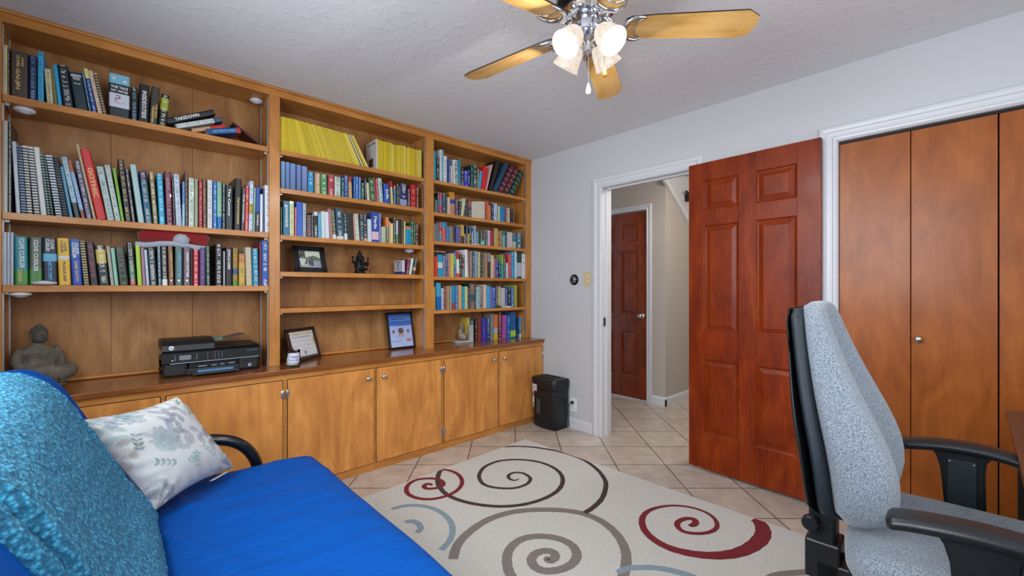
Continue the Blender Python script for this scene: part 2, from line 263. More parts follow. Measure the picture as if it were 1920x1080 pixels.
'2C':[(0.7555,0.0063,-0.0025,0.173,'6a8a78',''),(0.768,0.0347,-0.0025,0.2131,'0f6a86','n'),(0.8048,0.0253,-0.0026,0.2168,'c9cf9e','i6a7040'),(0.8332,0.0112,0,0.1804,'c06a72',''),(0.8462,0.0343,-0.0039,0.2167,'0f55b8','0'),(0.8818,0.0206,-0.0013,0.2148,'a6b2c0','i606c80'),(0.9046,0.029,-0.0013,0.1409,'4a3a3c','ic8a080'),(0.9352,0.0121,-0.0016,0.1616,'1c2a38',''),(0.9489,0.0232,-0.0008,0.1677,'14110e','b.85-1:d0d0cc;n'),(0.9758,0.0196,-0.0014,0.1578,'6ab0d6',''),(0.9982,0.0227,-0.014,0.1749,'c8d6d4','0'),(1.0238,0.025,-0.0156,0.1749,'d4d8e0','0'),(1.051,0.0183,-0.0144,0.1974,'b07a78',''),(1.0708,0.0241,-0.0169,0.1907,'4f5a38','b0-.15:d8d8d0'),(1.0978,0.0424,-0.0118,0.2081,'1e4a62','b0-.1:d0d0c8'),(1.1411,0.0063,-0.015,0.1755,'1a7a80','0'),(1.1487,0.0213,-0.0076,0.1773,'2a3038','b0-.24:d8d8d4'),(1.173,0.0417,-0.0122,0.1842,'23241e','0'),(1.2116,0.0134,-0.0093,0.1768,'c88a80',''),(1.2273,0.0278,-0.0125,0.1859,'cfd0b8','i404838'),(1.2567,0.0279,-0.0041,0.1842,'2c4450',''),(1.2861,0.0237,-0.0048,0.1906,'20282e','b0-.12:d8a078'),(1.3121,0.0269,-0.0033,0.1578,'c6d3dc','0'),(1.3416,0.0542,0,0.2134,'24489a','b.08-.35:d8b8c0;n'),(1.3978,0.0163,-0.0044,0.2101,'5a6ab8',''),(1.4169,0.0296,-0.0014,0.1163,'c6cfa8','i606840'),(1.4482,0.0216,0,0.1874,'50604a','b.65-1:d87838'),(1.4708,0.0098,0,0.1607,'caa56a','0'),(1.4828,0.0208,0,0.1473,'e0c896','0'),(1.5089,0.0171,-0.0011,0.1941,'40342a','b0-.5:3a5a30'),(1.5311,0.0137,0,0.172,'6f8f6a','b.4-1:c0c4d0'),(1.5469,0.0262,-0.0014,0.1818,'0f120f','i8a6030'),(1.5746,0.0206,0,0.1849,'3a3226','id0a050'),(1.5966,0.0118,0,0.1706,'c8cf8a','0'),(1.6114,0.0405,-0.0019,0.1385,'1593c0','b.85-1:d08050'),(1.6534,0.0213,0,0.1732,'1a5a2a','ie0e8e0'),(1.6762,0.0169,0,0.1772,'12502a',''),(1.6946,0.024,0,0.1706,'4a2028','')],
'3A':[(1.8521,0.0258,-0.0027,0.2312,'28a9c4','0'),(1.8823,0.0284,0,0.1959,'2a2622',''),(1.913,0.0169,0,0.2569,'c9cdd0','0'),(1.9315,0.0181,-0.0017,0.2582,'7fb9c8',''),(1.9513,0.0355,0,0.2174,'dadcdc','i303030'),(1.9915,0.022,-0.0017,0.1989,'1e3f8a',''),(2.0158,0.0234,0,0.1461,'d8c4b8',''),(2.0452,0.0476,-0.0059,0.2018,'c9d4cc','n'),(2.0958,0.0223,0.003,0.2163,'2d8aa8',''),(2.1218,0.0305,-0.0018,0.1465,'332c30',''),(2.1554,0.0365,-0.008,0.1318,'2a3aa8',''),(2.1938,0.0263,-0.0031,0.1398,'1c2a9c',''),(2.222,0.0203,0,0.196,'143a3c',''),(2.2461,0.0449,-0.0019,0.2003,'0f4a44','ie0e8e0'),(2.2923,0.0078,0.0104,0.1759,'b49a6a',''),(2.3027,0.0327,0.0222,0.1647,'3f9ccc','0'),(2.3393,0.0431,0.0251,0.2083,'d81820','0'),(2.3845,0.0107,0.0678,0.2409,'d8b0a8','0'),(2.4215,0.041,0.0966,0.291,'1c1a18','0'),(2.4695,0.0558,0.1597,0.2971,'12405a','0'),(2.5323,0.0534,0.1708,0.2898,'5a1830','r'),(2.5965,0.0583,0.1748,0.2864,'5a1830','r'),(2.6733,0.0599,0.156,0.2639,'0a4038','r')],
'3B':[(1.8596,0.0112,-0.0016,0.1231,'1a2420',''),(1.8724,0.0132,0,0.1004,'6f8a80',''),(1.887,0.0188,0,0.1603,'14283c',''),(1.9077,0.0242,-0.0013,0.1646,'c8545c','b.45-.65:6a90c0'),(1.9343,0.0282,0,0.1674,'12405c',''),(1.9641,0.0167,0,0.1691,'20262a','ic0c0a0'),(1.9832,0.0236,-0.0023,0.1379,'d0c0ac','ic07050'),(2.0088,0.0469,-0.001,0.1869,'c08a6a','b.72-1:c8861c;b.5-.68:1c3c9c;i8a5a50'),(2.0609,0.0296,0,0.1237,'5a5260','ic0c0c8'),(2.093,0.0211,0.0046,0.123,'241c20','id0c8c0'),(2.1162,0.0256,0.0238,0.152,'c9c8a4','0'),(2.1525,0.0162,0.0007,0.1307,'10262a',''),(2.1705,0.0225,-0.0007,0.13,'2c4a50','i904038'),(2.1944,0.0359,0,0.1422,'80303a','b0-.5:30383c'),(2.2325,0.0128,0,0.1386,'cfccb8','ic0705c'),(2.2464,0.0128,0,0.1405,'cfccb8','ic0705c'),(2.2604,0.0129,0,0.1424,'cfccb8','ic0705c'),(2.2744,0.013,0,0.1443,'cfccb8','ic0705c'),(2.2885,0.013,0,0.1463,'cfccb8','ic0705c'),(2.3027,0.0131,0,0.1482,'cfccb8','ic0705c'),(2.3169,0.0132,0,0.1502,'cfccb8','ic0705c'),(2.3313,0.0132,0,0.1521,'cfccb8','ic0705c'),(2.3457,0.0133,0,0.1541,'cfccb8','ic0705c'),(2.3601,0.0134,0,0.1561,'cfccb8','ic0705c'),(2.3742,0.016,0,0.164,'7a1420',''),(2.3917,0.0189,-0.0012,0.1632,'d8564a',''),(2.413,0.0317,0,0.1328,'c9902c','b0-1:c9902c'),(2.4491,0.0269,0,0.1468,'1c2060',''),(2.4776,0.0333,-0.0004,0.1567,'a8c0dc','b0-.9:b8c4dc;i283080'),(2.5117,0.0131,0,0.1582,'8f8a70',''),(2.5273,0.0239,-0.0012,0.1384,'b9c8a8','i6a8090'),(2.5529,0.051,0,0.1387,'0e7cae','0'),(2.6052,0.0114,0,0.1392,'20184a',''),(2.6179,0.02,0,0.1313,'a04458',''),(2.6405,0.0284,-0.0013,0.1356,'cfc6a0','i302820'),(2.6727,0.0409,0,0.1271,'26161e','i9a4050'),(2.7149,0.0141,0,0.1275,'6a6058','')],
'3C':[(1.858,0.0151,-0.0016,0.1395,'9aa090',''),(1.8744,0.0116,0,0.1441,'3a4a40',''),(1.8876,0.0149,0,0.151,'6a5a68',''),(1.9042,0.0236,-0.0016,0.1566,'a0405c','b0-.45:4880a0'),(1.93,0.0324,-0.0007,0.158,'c65a48','b.72-1:1c9aac;0'),(1.9678,0.0154,0,0.162,'1c3c9c',''),(1.9842,0.0219,0,0.13,'3a80b8',''),(2.0082,0.0266,-0.002,0.1321,'8a8a78','i181818'),(2.0375,0.0297,0,0.1338,'241a1a','i8a6a60'),(2.0692,0.0237,0,0.1411,'4a4898','ia0a8d0'),(2.0951,0.0112,0,0.1408,'5a4a78',''),(2.1081,0.0131,-0.0011,0.1391,'6a2430',''),(2.124,0.0314,-0.0035,0.1562,'c0a040','b0-.4:3a2418;0'),(2.1579,0.009,-0.0011,0.0829,'a8a080','0'),(2.1683,0.0195,0,0.1566,'142048',''),(2.19,0.0168,0,0.0887,'b8a048','0'),(2.2105,0.0243,-0.0037,0.1311,'28402c',''),(2.2362,0.0163,-0.0037,0.1394,'1428a0',''),(2.2548,0.0209,0,0.1622,'9ab0b0',''),(2.278,0.0226,-0.0008,0.111,'1a86b4',''),(2.3016,0.0175,0,0.131,'7a7050',''),(2.3206,0.0099,0,0.1268,'1a1a1a',''),(2.3325,0.0235,0,0.1368,'5a4a48',''),(2.3587,0.0237,0,0.1332,'4c4038',''),(2.3847,0.0251,-0.0016,0.1264,'3c5450',''),(2.4114,0.0206,-0.0016,0.1379,'d8c4c8',''),(2.4335,0.0344,-0.0016,0.1399,'b01a54','0'),(2.4695,0.0121,0,0.1556,'2a1a1c',''),(2.4841,0.0428,-0.0028,0.1613,'c0a050','i8a7040'),(2.5289,0.0248,-0.0008,0.1393,'8a4a1c',''),(2.5554,0.0125,-0.0008,0.1448,'c89a38',''),(2.5695,0.0134,0,0.1493,'15504c',''),(2.5846,0.0325,-0.0017,0.1474,'7fa6b4','b.75-1:1c7484;0'),(2.6192,0.017,0,0.1443,'1c3844',''),(2.6396,0.0644,0,0.143,'c4b8b4','0'),(2.7097,0.0414,0,0.1396,'2a5a74','b0-.45:b0a898'),(2.7547,0.0652,0,0.1467,'245a70','b.2-.9:2c6a80')],
'3D':[(1.8583,0.0331,-0.0007,0.1617,'c83420','0'),(1.8955,0.0463,-0.0035,0.1767,'1490b8','b.4-.65:b8ccc0;0'),(1.944,0.0221,-0.0021,0.1719,'8a8098',''),(1.9675,0.0248,-0.0014,0.1821,'143c6c',''),(1.9977,0.016,-0.0054,0.1895,'c88a84',''),(2.0151,0.0315,0,0.1938,'c9b84c','i8a8040'),(2.0496,0.0211,-0.0074,0.2105,'2c4c9c','b.55-.85:28a070'),(2.0726,0.03,-0.0063,0.2118,'c6d4bc','b.7-1:a82838;b0-.15:d04848;0'),(2.1041,0.0212,0,0.1863,'2a1a18',''),(2.1275,0.0291,-0.003,0.1874,'4a2c2c','b0-.35:5a6c80'),(2.1597,0.029,-0.0115,0.2321,'dfe4e0','i505850'),(2.1903,0.0145,0,0.2252,'6a3020',''),(2.2102,0.0237,-0.0024,0.2231,'a08078',''),(2.2371,0.0215,0,0.228,'1c4a48',''),(2.2625,0.0282,0,0.2263,'8aa0c8',''),(2.3004,0.0286,0,0.2221,'bdb47c','i6a6430'),(2.3302,0.0202,0,0.2206,'1c241c',''),(2.3529,0.027,0,0.2202,'8a7c5c',''),(2.3836,0.0252,0,0.2187,'b88a64',''),(2.4148,0.0238,0,0.2155,'8c90a8','b0-.65:40342c'),(2.4411,0.0288,0.0043,0.2008,'d8c49c','i907850'),(2.4733,0.0252,0.0013,0.1726,'c88088',''),(2.5042,0.0294,-0.0009,0.1739,'283a8c',''),(2.5354,0.028,0,0.1521,'14304c',''),(2.5651,0.026,-0.0027,0.2135,'3a9490','b.6-1:8aa040;0'),(2.5947,0.0258,0,0.1984,'3a3a30',''),(2.6232,0.0252,0,0.1389,'b8c4d0','0'),(2.6548,0.0324,-0.0009,0.2251,'d84440','id89090'),(2.691,0.0451,-0.0093,0.2403,'1288b8','ia0e0f0'),(2.7379,0.0228,-0.0019,0.2503,'c0d4d8','0'),(2.7646,0.0569,-0.0019,0.2379,'134030','b.08-.62:b4b0c0;0'),(2.8293,0.0383,-0.002,0.2345,'d8dcda','i203c34')],
'3E':[(1.859,0.0147,-0.0034,0.1872,'d8a840','0'),(1.8825,0.0433,-0.0074,0.2166,'1560a8','b.5-1:3a98b8;0'),(1.9278,0.0202,-0.002,0.1767,'c0c8d0',''),(1.95,0.0152,0,0.1746,'5a3430',''),(1.9667,0.0148,0,0.1874,'b0685c',''),(1.9836,0.0185,-0.0021,0.1917,'a8a060',''),(2.0115,0.0135,-0.0016,0.1939,'b0a0a8',''),(2.0292,0.0284,0.0031,0.1918,'1c86b4','b0-.3:a03c38;0'),(2.0591,0.0271,0,0.1962,'2070a0',''),(2.0905,0.0312,0,0.2007,'d89868','0'),(2.1271,0.0316,-0.0016,0.1876,'1a9cac','b0-1:1a9cac'),(2.161,0.0287,0.0027,0.1899,'c6c890','i7a7c40'),(2.1919,0.0167,0,0.1788,'2a1e1c',''),(2.2109,0.0146,-0.0017,0.2146,'12302c',''),(2.2277,0.0351,-0.0017,0.2102,'90706a','b.3-.6:305a6a'),(2.2651,0.0149,0,0.2059,'101414',''),(2.2823,0.0324,0.0023,0.1878,'9ab8bc',''),(2.3164,0.0369,0,0.1925,'6a6e68',''),(2.3575,0.0303,0.003,0.2064,'d8b8a8','0'),(2.3902,0.0373,0,0.1996,'48a8c8','i2060a0'),(2.4293,0.0348,0.0012,0.188,'6a78b8',''),(2.4659,0.0346,0,0.1787,'1c4cb0',''),(2.503,0.0288,0.0019,0.1929,'4a4640',''),(2.5343,0.0234,0,0.1906,'c8b890','i806840'),(2.5628,0.0487,0,0.1787,'b4b4b0','0'),(2.6141,0.0332,0,0.1883,'20408c',''),(2.6499,0.031,0.002,0.1787,'1c2020',''),(2.6861,0.0354,0,0.1835,'4060a0',''),(2.7262,0.042,0,0.2032,'90a040','0')],
'3F':[(2.2675,0.0267,0.002,0.2137,'c8b848','0'),(2.2968,0.0378,0,0.2044,'14505a',''),(2.3436,0.0254,-0.002,0.1968,'2a2028',''),(2.371,0.0396,0,0.2008,'8a3020','0'),(2.4162,0.0473,0,0.2013,'3a30a0','i8a70c0'),(2.4656,0.0409,0,0.1989,'1c3c78',''),(2.5102,0.0364,0.0022,0.241,'8a8a80',''),(2.5488,0.0384,0,0.2312,'d87838','b0-.22:d8b428;b.25-.45:a0bcd0;0'),(2.5902,0.0382,0.0022,0.2406,'6a1c28',''),(2.6322,0.0495,0.006,0.2217,'a04898','ic880b0'),(2.6848,0.0434,0.0031,0.2139,'1c58a8','i90c8e8'),(2.7305,0.0631,-0.0023,0.2409,'145a94','b.06-.3:a8c848;0')],
}
SPIRALS={
'brown':[(1.879,1.961),(1.842,1.967),(1.838,2.009),(1.870,2.047),(1.923,2.048),(1.956,2.002),(1.947,1.936),(1.918,1.901),(1.860,1.877),(1.775,1.890),(1.704,1.955),(1.669,2.041),(1.692,2.125),(1.748,2.195),(1.843,2.253),(1.969,2.259),(2.087,2.185),(2.160,2.065),(2.168,1.935),(2.124,1.822),(2.036,1.736),(1.924,1.688),(1.800,1.682),(1.675,1.714),(1.571,1.782),(1.493,1.880),(1.443,1.994),(1.428,2.107),(1.450,2.213),(1.488,2.291),(1.553,2.376),(1.630,2.435),(1.694,2.441)],
'brown2':[(2.142,2.457),(2.261,2.367),(2.349,2.245),(2.412,2.081),(2.422,1.886),(2.363,1.717),(2.271,1.588),(2.178,1.516),(2.047,1.453),(1.933,1.429),(1.853,1.426)],
'red':[(1.427,2.256),(1.424,2.286),(1.403,2.296),(1.380,2.273),(1.385,2.239),(1.421,2.214),(1.467,2.210),(1.497,2.245),(1.500,2.303),(1.460,2.359),(1.390,2.391),(1.316,2.359),(1.269,2.283),(1.271,2.200),(1.316,2.127),(1.392,2.092),(1.480,2.095),(1.556,2.136),(1.608,2.202),(1.636,2.289),(1.625,2.370),(1.588,2.430)],
'grey':[(1.432,1.311),(1.413,1.295),(1.425,1.279),(1.455,1.284),(1.473,1.312),(1.455,1.344),(1.410,1.360),(1.365,1.344),(1.340,1.304),(1.346,1.258),(1.385,1.222),(1.442,1.202),(1.501,1.207),(1.548,1.235),(1.579,1.291),(1.575,1.359),(1.532,1.431),(1.461,1.478),(1.385,1.480),(1.318,1.449),(1.263,1.393),(1.222,1.320),(1.202,1.202),(1.245,1.074),(1.351,0.993),(1.482,0.981),(1.581,1.010),(1.691,1.066),(1.773,1.142),(1.833,1.242),(1.855,1.363),(1.818,1.482),(1.715,1.602),(1.582,1.694),(1.438,1.727),(1.296,1.705),(1.188,1.658),(1.108,1.583)],
'red2':[(2.150,0.994),(2.157,0.978),(2.193,0.976),(2.222,0.997),(2.198,1.029),(2.139,1.042),(2.093,1.022),(2.074,0.981),(2.104,0.930),(2.164,0.892),(2.233,0.886),(2.299,0.919),(2.338,0.983),(2.328,1.069),(2.264,1.150),(2.158,1.198),(2.055,1.194),(1.964,1.142),(1.909,1.065),(1.894,0.975),(1.924,0.884),(1.988,0.801),(2.080,0.740),(2.194,0.707),(2.307,0.702),(2.392,0.724),(2.444,0.759),(2.451,0.788)],
'blue':[(1.109,2.167),(1.164,2.159),(1.230,2.116),(1.276,2.038),(1.292,1.946),(1.276,1.845),(1.235,1.767),(1.176,1.709),(1.105,1.675)],
'blue2':[(1.102,2.006),(1.136,1.978),(1.143,1.937),(1.130,1.895),(1.098,1.874)],
'blue3':[(1.568,1.032),(1.604,1.025),(1.656,0.997),(1.722,0.931),(1.760,0.861),(1.777,0.801),(1.763,0.749)],
'grey2':[(1.931,0.584),(2.012,0.581),(2.074,0.553),(2.138,0.506),(2.188,0.464),(2.207,0.425)],
}
# ------------------------------------------------------------------ shared materials
W_FRAME = wood('honey_maple', '#a0622a', '#c0803c', '#d49a54', rough=.34, axis='x', blotch=.9, coat=.25, seed=1)
W_FRAMEV = wood('honey_maple_upright', '#a0622a', '#c0803c', '#d49a54', rough=.34, axis='z', blotch=.9, coat=.25, seed=2)
W_BACK = wood('maple_back_panel', '#7e5026', '#9c6c3c', '#b48652', rough=.5, axis='z', blotch=1.1, seed=3, coat=.0)
W_DOOR = wood('maple_figured_door', '#b8763a', '#d69048', '#e8ac68', rough=.36, axis='z', blotch=1.0, grain=.6, figure=.45, coat=.1, seed=4)
W_TOP = wood('maple_counter', '#74401c', '#93572a', '#ab6e38', rough=.22, axis='x', blotch=.8, coat=.5, seed=5)
W_RED = wood('cherry_door', '#601a00', '#7e2b02', '#98400c', rough=.38, axis='z', blotch=.9, coat=.05, seed=6, spec=.22)
W_HALL = wood('cherry_hall_door', '#5c2002', '#803204', '#9a460c', rough=.35, axis='z', blotch=1.0, coat=.1, seed=7)
W_CLOS = wood('birch_closet', '#84420f', '#9c541c', '#b26826', rough=.36, axis='z', blotch=1.0, grain=.7, figure=.25, coat=.10, spec=.3, seed=8)
PAINT = mat('wall_paint', '#c4c4c6', rough=.75, bump=.25, bscale=60)
PAINT_H = mat('hall_wall_paint', '#b5aba2', rough=.8, bump=.2, bscale=60)
TRIMW = mat('white_gloss_trim', '#d0d1d4', rough=.35)
BRASSN = mat('satin_nickel', '#c8c6c2', rough=.28, metal=1.0)
CHROME = mat('chrome', '#d4d6da', rough=.12, metal=1.0)
STEEL = mat('grey_steel_strip', '#b8b8b4', rough=.4, metal=.7)
DARK = mat('dark_gap', '#15100c', rough=.8)
WHITE_PL = mat('white_plastic', '#e4e6e8', rough=.4)
IVORY = mat('ivory_plastic', '#cdbd8a', rough=.45)
BLACK_PL = mat('black_plastic', '#141618', rough=.38, bump=.15, bscale=400)
PAPER = mat('page_edges', '#d9d0ba', rough=.85)

# ceiling: skip-trowelled plaster
def ceiling_mat():
    m, nt, b = new_mat('ceiling_plaster'); L = nt.links.new
    b.inputs['Base Color'].default_value = hx('#e0e0e2'); b.inputs['Roughness'].default_value = .8
    tc = nt.nodes.new('ShaderNodeTexCoord')
    n = nt.nodes.new('ShaderNodeTexNoise'); n.inputs['Scale'].default_value = 24; n.inputs['Detail'].default_value = 6; n.inputs['Distortion'].default_value = .5
    L(tc.outputs['Object'], n.inputs['Vector'])
    r = nt.nodes.new('ShaderNodeValToRGB'); r.color_ramp.elements[0].position = .52; r.color_ramp.elements[1].position = .64
    L(n.outputs['Fac'], r.inputs[0])
    bp = nt.nodes.new('ShaderNodeBump'); bp.inputs['Strength'].default_value = .22; bp.inputs['Distance'].default_value = .005
    L(r.outputs[0], bp.inputs['Height']); L(bp.outputs['Normal'], b.inputs['Normal']); return m
def tile_mat():
    m, nt, b = new_mat('ceramic_floor_tile'); L = nt.links.new
    g = nt.nodes.new('ShaderNodeNewGeometry')
    def dot(v):
        d = nt.nodes.new('ShaderNodeVectorMath'); d.operation = 'DOT_PRODUCT'; d.inputs[1].default_value = v; L(g.outputs['Position'], d.inputs[0]); return d.outputs['Value']
    def ma(x, sub, div):
        n = nt.nodes.new('ShaderNodeMath'); n.operation = 'MULTIPLY_ADD'; n.inputs[1].default_value = 1 / div; n.inputs[2].default_value = -sub / div; L(x, n.inputs[0]); return n.outputs[0]
    a = R(47.16)
    cb = nt.nodes.new('ShaderNodeCombineXYZ')
    L(ma(dot((math.sin(a), -math.cos(a), 0)), .714 - .3435 * 20, .3435), cb.inputs[0]); L(ma(dot((math.cos(a), math.sin(a), 0)), 2.271 - .3435 * 20, .3435), cb.inputs[1])
    br = nt.nodes.new('ShaderNodeTexBrick'); br.offset = 0; br.squash = 1; br.inputs['Scale'].default_value = 1
    br.inputs['Brick Width'].default_value = 1; br.inputs['Row Height'].default_value = 1; br.inputs['Mortar Size'].default_value = .013; br.inputs['Mortar Smooth'].default_value = .2
    br.inputs['Color1'].default_value = hx('#bdb1a4'); br.inputs['Color2'].default_value = hx('#cabeb2'); br.inputs['Mortar'].default_value = hx('#6e6258')
    L(cb.outputs[0], br.inputs['Vector'])
    n = nt.nodes.new('ShaderNodeTexNoise'); n.inputs['Scale'].default_value = 9; n.inputs['Detail'].default_value = 7; n.inputs['Roughness'].default_value = .65
    L(g.outputs['Position'], n.inputs['Vector'])
    r = nt.nodes.new('ShaderNodeValToRGB'); r.color_ramp.elements[0].position = .3; r.color_ramp.elements[1].position = .75
    r.color_ramp.elements[0].color = (.74, .71, .69, 1); r.color_ramp.elements[1].color = (1.12, 1.1, 1.08, 1); L(n.outputs['Fac'], r.inputs[0])
    mx = nt.nodes.new('ShaderNodeMix'); mx.data_type = 'RGBA'; mx.blend_type = 'MULTIPLY'; mx.inputs[0].default_value = 1
    L(br.outputs['Color'], mx.inputs[6]); L(r.outputs[0], mx.inputs[7]); L(mx.outputs[2], b.inputs['Base Color'])
    b.inputs['Roughness'].default_value = .35
    bp = nt.nodes.new('ShaderNodeBump'); bp.inputs['Strength'].default_value = .6; bp.inputs['Distance'].default_value = .003; bp.invert = True
    L(br.outputs['Fac'], bp.inputs['Height']); L(bp.outputs['Normal'], b.inputs['Normal'])
    return m
CEIL = ceiling_mat(); TILE = tile_mat()

# ------------------------------------------------------------------ shell
XW = 2.93; YU = 2.889; YB = 3.13; HC = 2.44; XL = -.50; YS = -1.0
struct('floor', B().box(XL - .15, 6.0, YS - .15, 4.2, -.1, 0), TILE)
struct('ceiling', B().box(XL - .15, 6.0, YS - .15, 4.2, HC, HC + .1), CEIL)
struct('wall_north', B().box(XL - .15, XW + .12, YB + .01, YB + .13, 0, HC), PAINT)
# wall_left with the window beside the futon
wl = B(); y0, y1, z0, z1 = .10, 1.80, 1.02, 2.17
wl.box(XL - .12, XL, YS - .15, y0, 0, HC).box(XL - .12, XL, y1, YB + .12, 0, HC).box(XL - .12, XL, y0, y1, 0, z0).box(XL - .12, XL, y0, y1, z1, HC)
struct('wall_left', wl, PAINT)
def window(name, along, a0, a1, z0, z1, wallc, out):
    wf = B(); d0, d1 = sorted((wallc, wallc + out * .05))
    def bx(u0, u1, w0, w1, da=d0, db=d1):
        if along == 'y': wf.box(da, db, u0, u1, w0, w1)
        else: wf.box(u0, u1, da, db, w0, w1)
    t = .045
    bx(a0, a0 + t, z0, z1); bx(a1 - t, a1, z0, z1); bx(a0, a1, z0, z0 + t); bx(a0, a1, z1 - t, z1); mid = (a0 + a1) / 2; bx(mid - .02, mid + .02, z0, z1)
    o = struct(name, wf, TRIMW)
    g = B(); gd = wallc + out * .025
    if along == 'y': g.box(gd - .002, gd + .002, a0 + t, a1 - t, z0 + t, z1 - t)
    else: g.box(a0 + t, a1 - t, gd - .002, gd + .002, z0 + t, z1 - t)
    m, nt, b = new_mat('window_pane_' + name)
    for n in list(nt.nodes):
        if n.type == 'BSDF_PRINCIPLED': nt.nodes.remove(n)
    tb = nt.nodes.new('ShaderNodeBsdfTransparent'); nt.links.new(tb.outputs[0], nt.nodes['Material Output'].inputs[0])
    g.obj('pane', m, o); return o
window('window_1', 'y', y0, y1, z0, z1, XL - .02, -1)
wb = B(); a0, a1, z0, z1 = .20, 2.10, .95, 2.15
wb.box(XL - .12, a0, YS - .12, YS, 0, HC).box(a1, XW + .12, YS - .12, YS, 0, HC).box(a0, a1, YS - .12, YS, 0, z0).box(a0, a1, YS - .12, YS, z1, HC)
struct('wall_south', wb, PAINT)
window('window_fill', 'x', a0, a1, z0, z1, YS - .02, -1)  # unseen window, added to carry the room fill
# wall_right: doorway (y 1.34..2.077) and closet opening (y -.655...52)
DY0, DY1, DZ = 1.337, 2.075, 2.040
CY0, CY1, CZ = -.655, .515, 2.031
wr = B(); T = .12
wr.box(XW, XW + T, DY1, YB + .12, 0, HC).box(XW, XW + T, DY0, DY1, DZ, HC).box(XW, XW + T, CY1, DY0, 0, HC).box(XW, XW + T, CY0, CY1, CZ, HC).box(XW, XW + T, YS - .15, CY0, 0, HC)
struct('wall_right', wr, PAINT)
# closet inside
struct('wall_closet_back', B().box(XW + .62, XW + .66, CY0 - .1, CY1 + .1, 0, HC).box(XW + T, XW + .62, CY1 + .06, CY1 + .1, 0, HC).box(XW + T, XW + .62, CY0 - .1, CY0 - .06, 0, HC), PAINT)

# moulded casings
CAS = [(0, 0), (0, .010), (.006, .016), (.016, .018), (.022, .013), (.034, .012), (.046, .013), (.052, .019), (.066, .021), (.078, .019), (.085, .010), (.085, 0)]
def casing(bd, run, x, sgn, width=.085, xn=-1):
    """run: list of (y,z) inner-edge corner points with outward offset dirs"""
    k = width / .085
    rings = []
    for (y, z, oy, oz) in run: rings.append([(x + xn * d, y + oy * u * k, z + oz * u * k) for u, d in CAS])
    bd.loft(rings, cap=True)
def door_trim(name, yA, yB, zT, x, xn=-1, width=.085, depth=.12, jm=True, split=True):
    bd = B(); casing(bd, [(yB, 0, 1, 0), (yB, zT, 1, 1), (yA, zT, -1, 1), (yA, 0, -1, 0)], x, 1, width, xn)
    struct(name, bd, TRIMW)
door_trim('trim_1', DY0, DY1, DZ, XW)
door_trim('trim_2', CY0, CY1, CZ, XW)
# jambs with stop strips
jb = B(); e = .002
jb.box(XW - .004, XW + T + .004, DY1 - e, DY1 + .0, 0, DZ).box(XW - .004, XW + T + .004, DY0, DY0 + e, 0, DZ).box(XW - .004, XW + T + .004, DY0, DY1, DZ - e, DZ)
jb.box(XW + .045, XW + .08, DY1 - .014, DY1, 0, DZ, .002).box(XW + .045, XW + .08, DY0, DY0 + .014, 0, DZ, .002).box(XW + .045, XW + .08, DY0, DY1, DZ - .014, DZ, .002)
struct('trim_3', jb, TRIMW)
jc = B(); jc.box(XW - .004, XW + T, CY1 - .003, CY1, 0, CZ).box(XW - .004, XW + T, CY0, CY0 + .003, 0, CZ).box(XW - .004, XW + T, CY0, CY1, CZ - .003, CZ)
struct('trim_4', jc, TRIMW)
door_trim('trim_5', DY0, DY1, DZ, XW + T, xn=1)
# baseboards
BASE = [(0, 0), (.014, 0), (.014, .070), (.009, .082), (.004, .090), (0, .090)]
def baseb(name, p0, p1, nrm, h=1.0):
    bd = B(); bd.loft([[(p[0] + nrm[0] * d, p[1] + nrm[1] * d, z * h) for d, z in BASE] for p in (p0, p1)]); struct(name, bd, TRIMW)
baseb('baseboard_right', (XW, 2.75), (XW, DY1 + .086), (-1, 0))
baseb('baseboard_right_mid', (XW, DY0 - .086), (XW, CY1 + .086), (-1, 0))

# ------------------------------------------------------------------ hall beyond the doorway
XH = 4.165
HD0, HD1, HDZ = 2.376, 3.126, 2.054
hw = B(); hw.box(XH, XH + .12, 2.165, HD0, 0, HC).box(XH, XH + .12, HD1, 4.2, 0, HC).box(XH, XH + .12, HD0, HD1, HDZ, HC)
hw.box(XH + .12, 6.0, 2.165, 2.285, 0, HC)
struct('wall_hall', hw, PAINT_H)
struct('wall_hall_end', B().box(5.9, 6.0, YS, 2.165, 0, HC).box(XW + T, XH, 4.1, 4.2, 0, HC).box(XW + T, 5.9, YS - .15, YS, 0, HC), PAINT_H)
bd = B(); casing(bd, [(HD1, 0, 1, 0), (HD1, HDZ, 1, 1), (HD0, HDZ, -1, 1), (HD0, 0, -1, 0)], XH, 1, .06, -1); struct('trim_6', bd, TRIMW)
baseb('baseboard_hall', (XH, HD0 - .062), (XH, 2.165 - .014), (-1, 0))
baseb('baseboard_hall_side', (XH - .014, 2.165), (5.9, 2.165), (0, -1))
# sloping stair string with the white soffit above it
st = B(); q = [(4.11, 2.352), (4.11, 2.30), (4.75, 1.872), (5.6, 1.30), (5.6, 1.36), (4.75, 1.93)]
st.loft([[(x, y, z) for x, z in q] for y in (2.164, 2.135)]); struct('trim_7', st, TRIMW)
sf = B(); q = [(4.13, 2.35), (4.13, 2.44), (5.9, 2.44), (5.9, 1.2), (5.6, 1.345)]
sf.loft([[(x, y, z) for x, z in q] for y in (2.163, 2.150)]); struct('wall_stair', sf, PAINT)
rl = empty('stair_handrail', (4.62, 2.13, 2.23), label='short dark metal handrail bracket high on the white stair wall seen through doorway', cat='handrail')
kid('rail', B().tube([(-.13, -.03, .02), (.4, -.03, -.05)], .014), mat('dark_bronze', '#2a2625', rough=.4, metal=.6), rl, True)
kid('bracket', B().box(-.06, -.03, -.03, .020, -.07, .01, .003), MATS['dark_bronze'], rl)
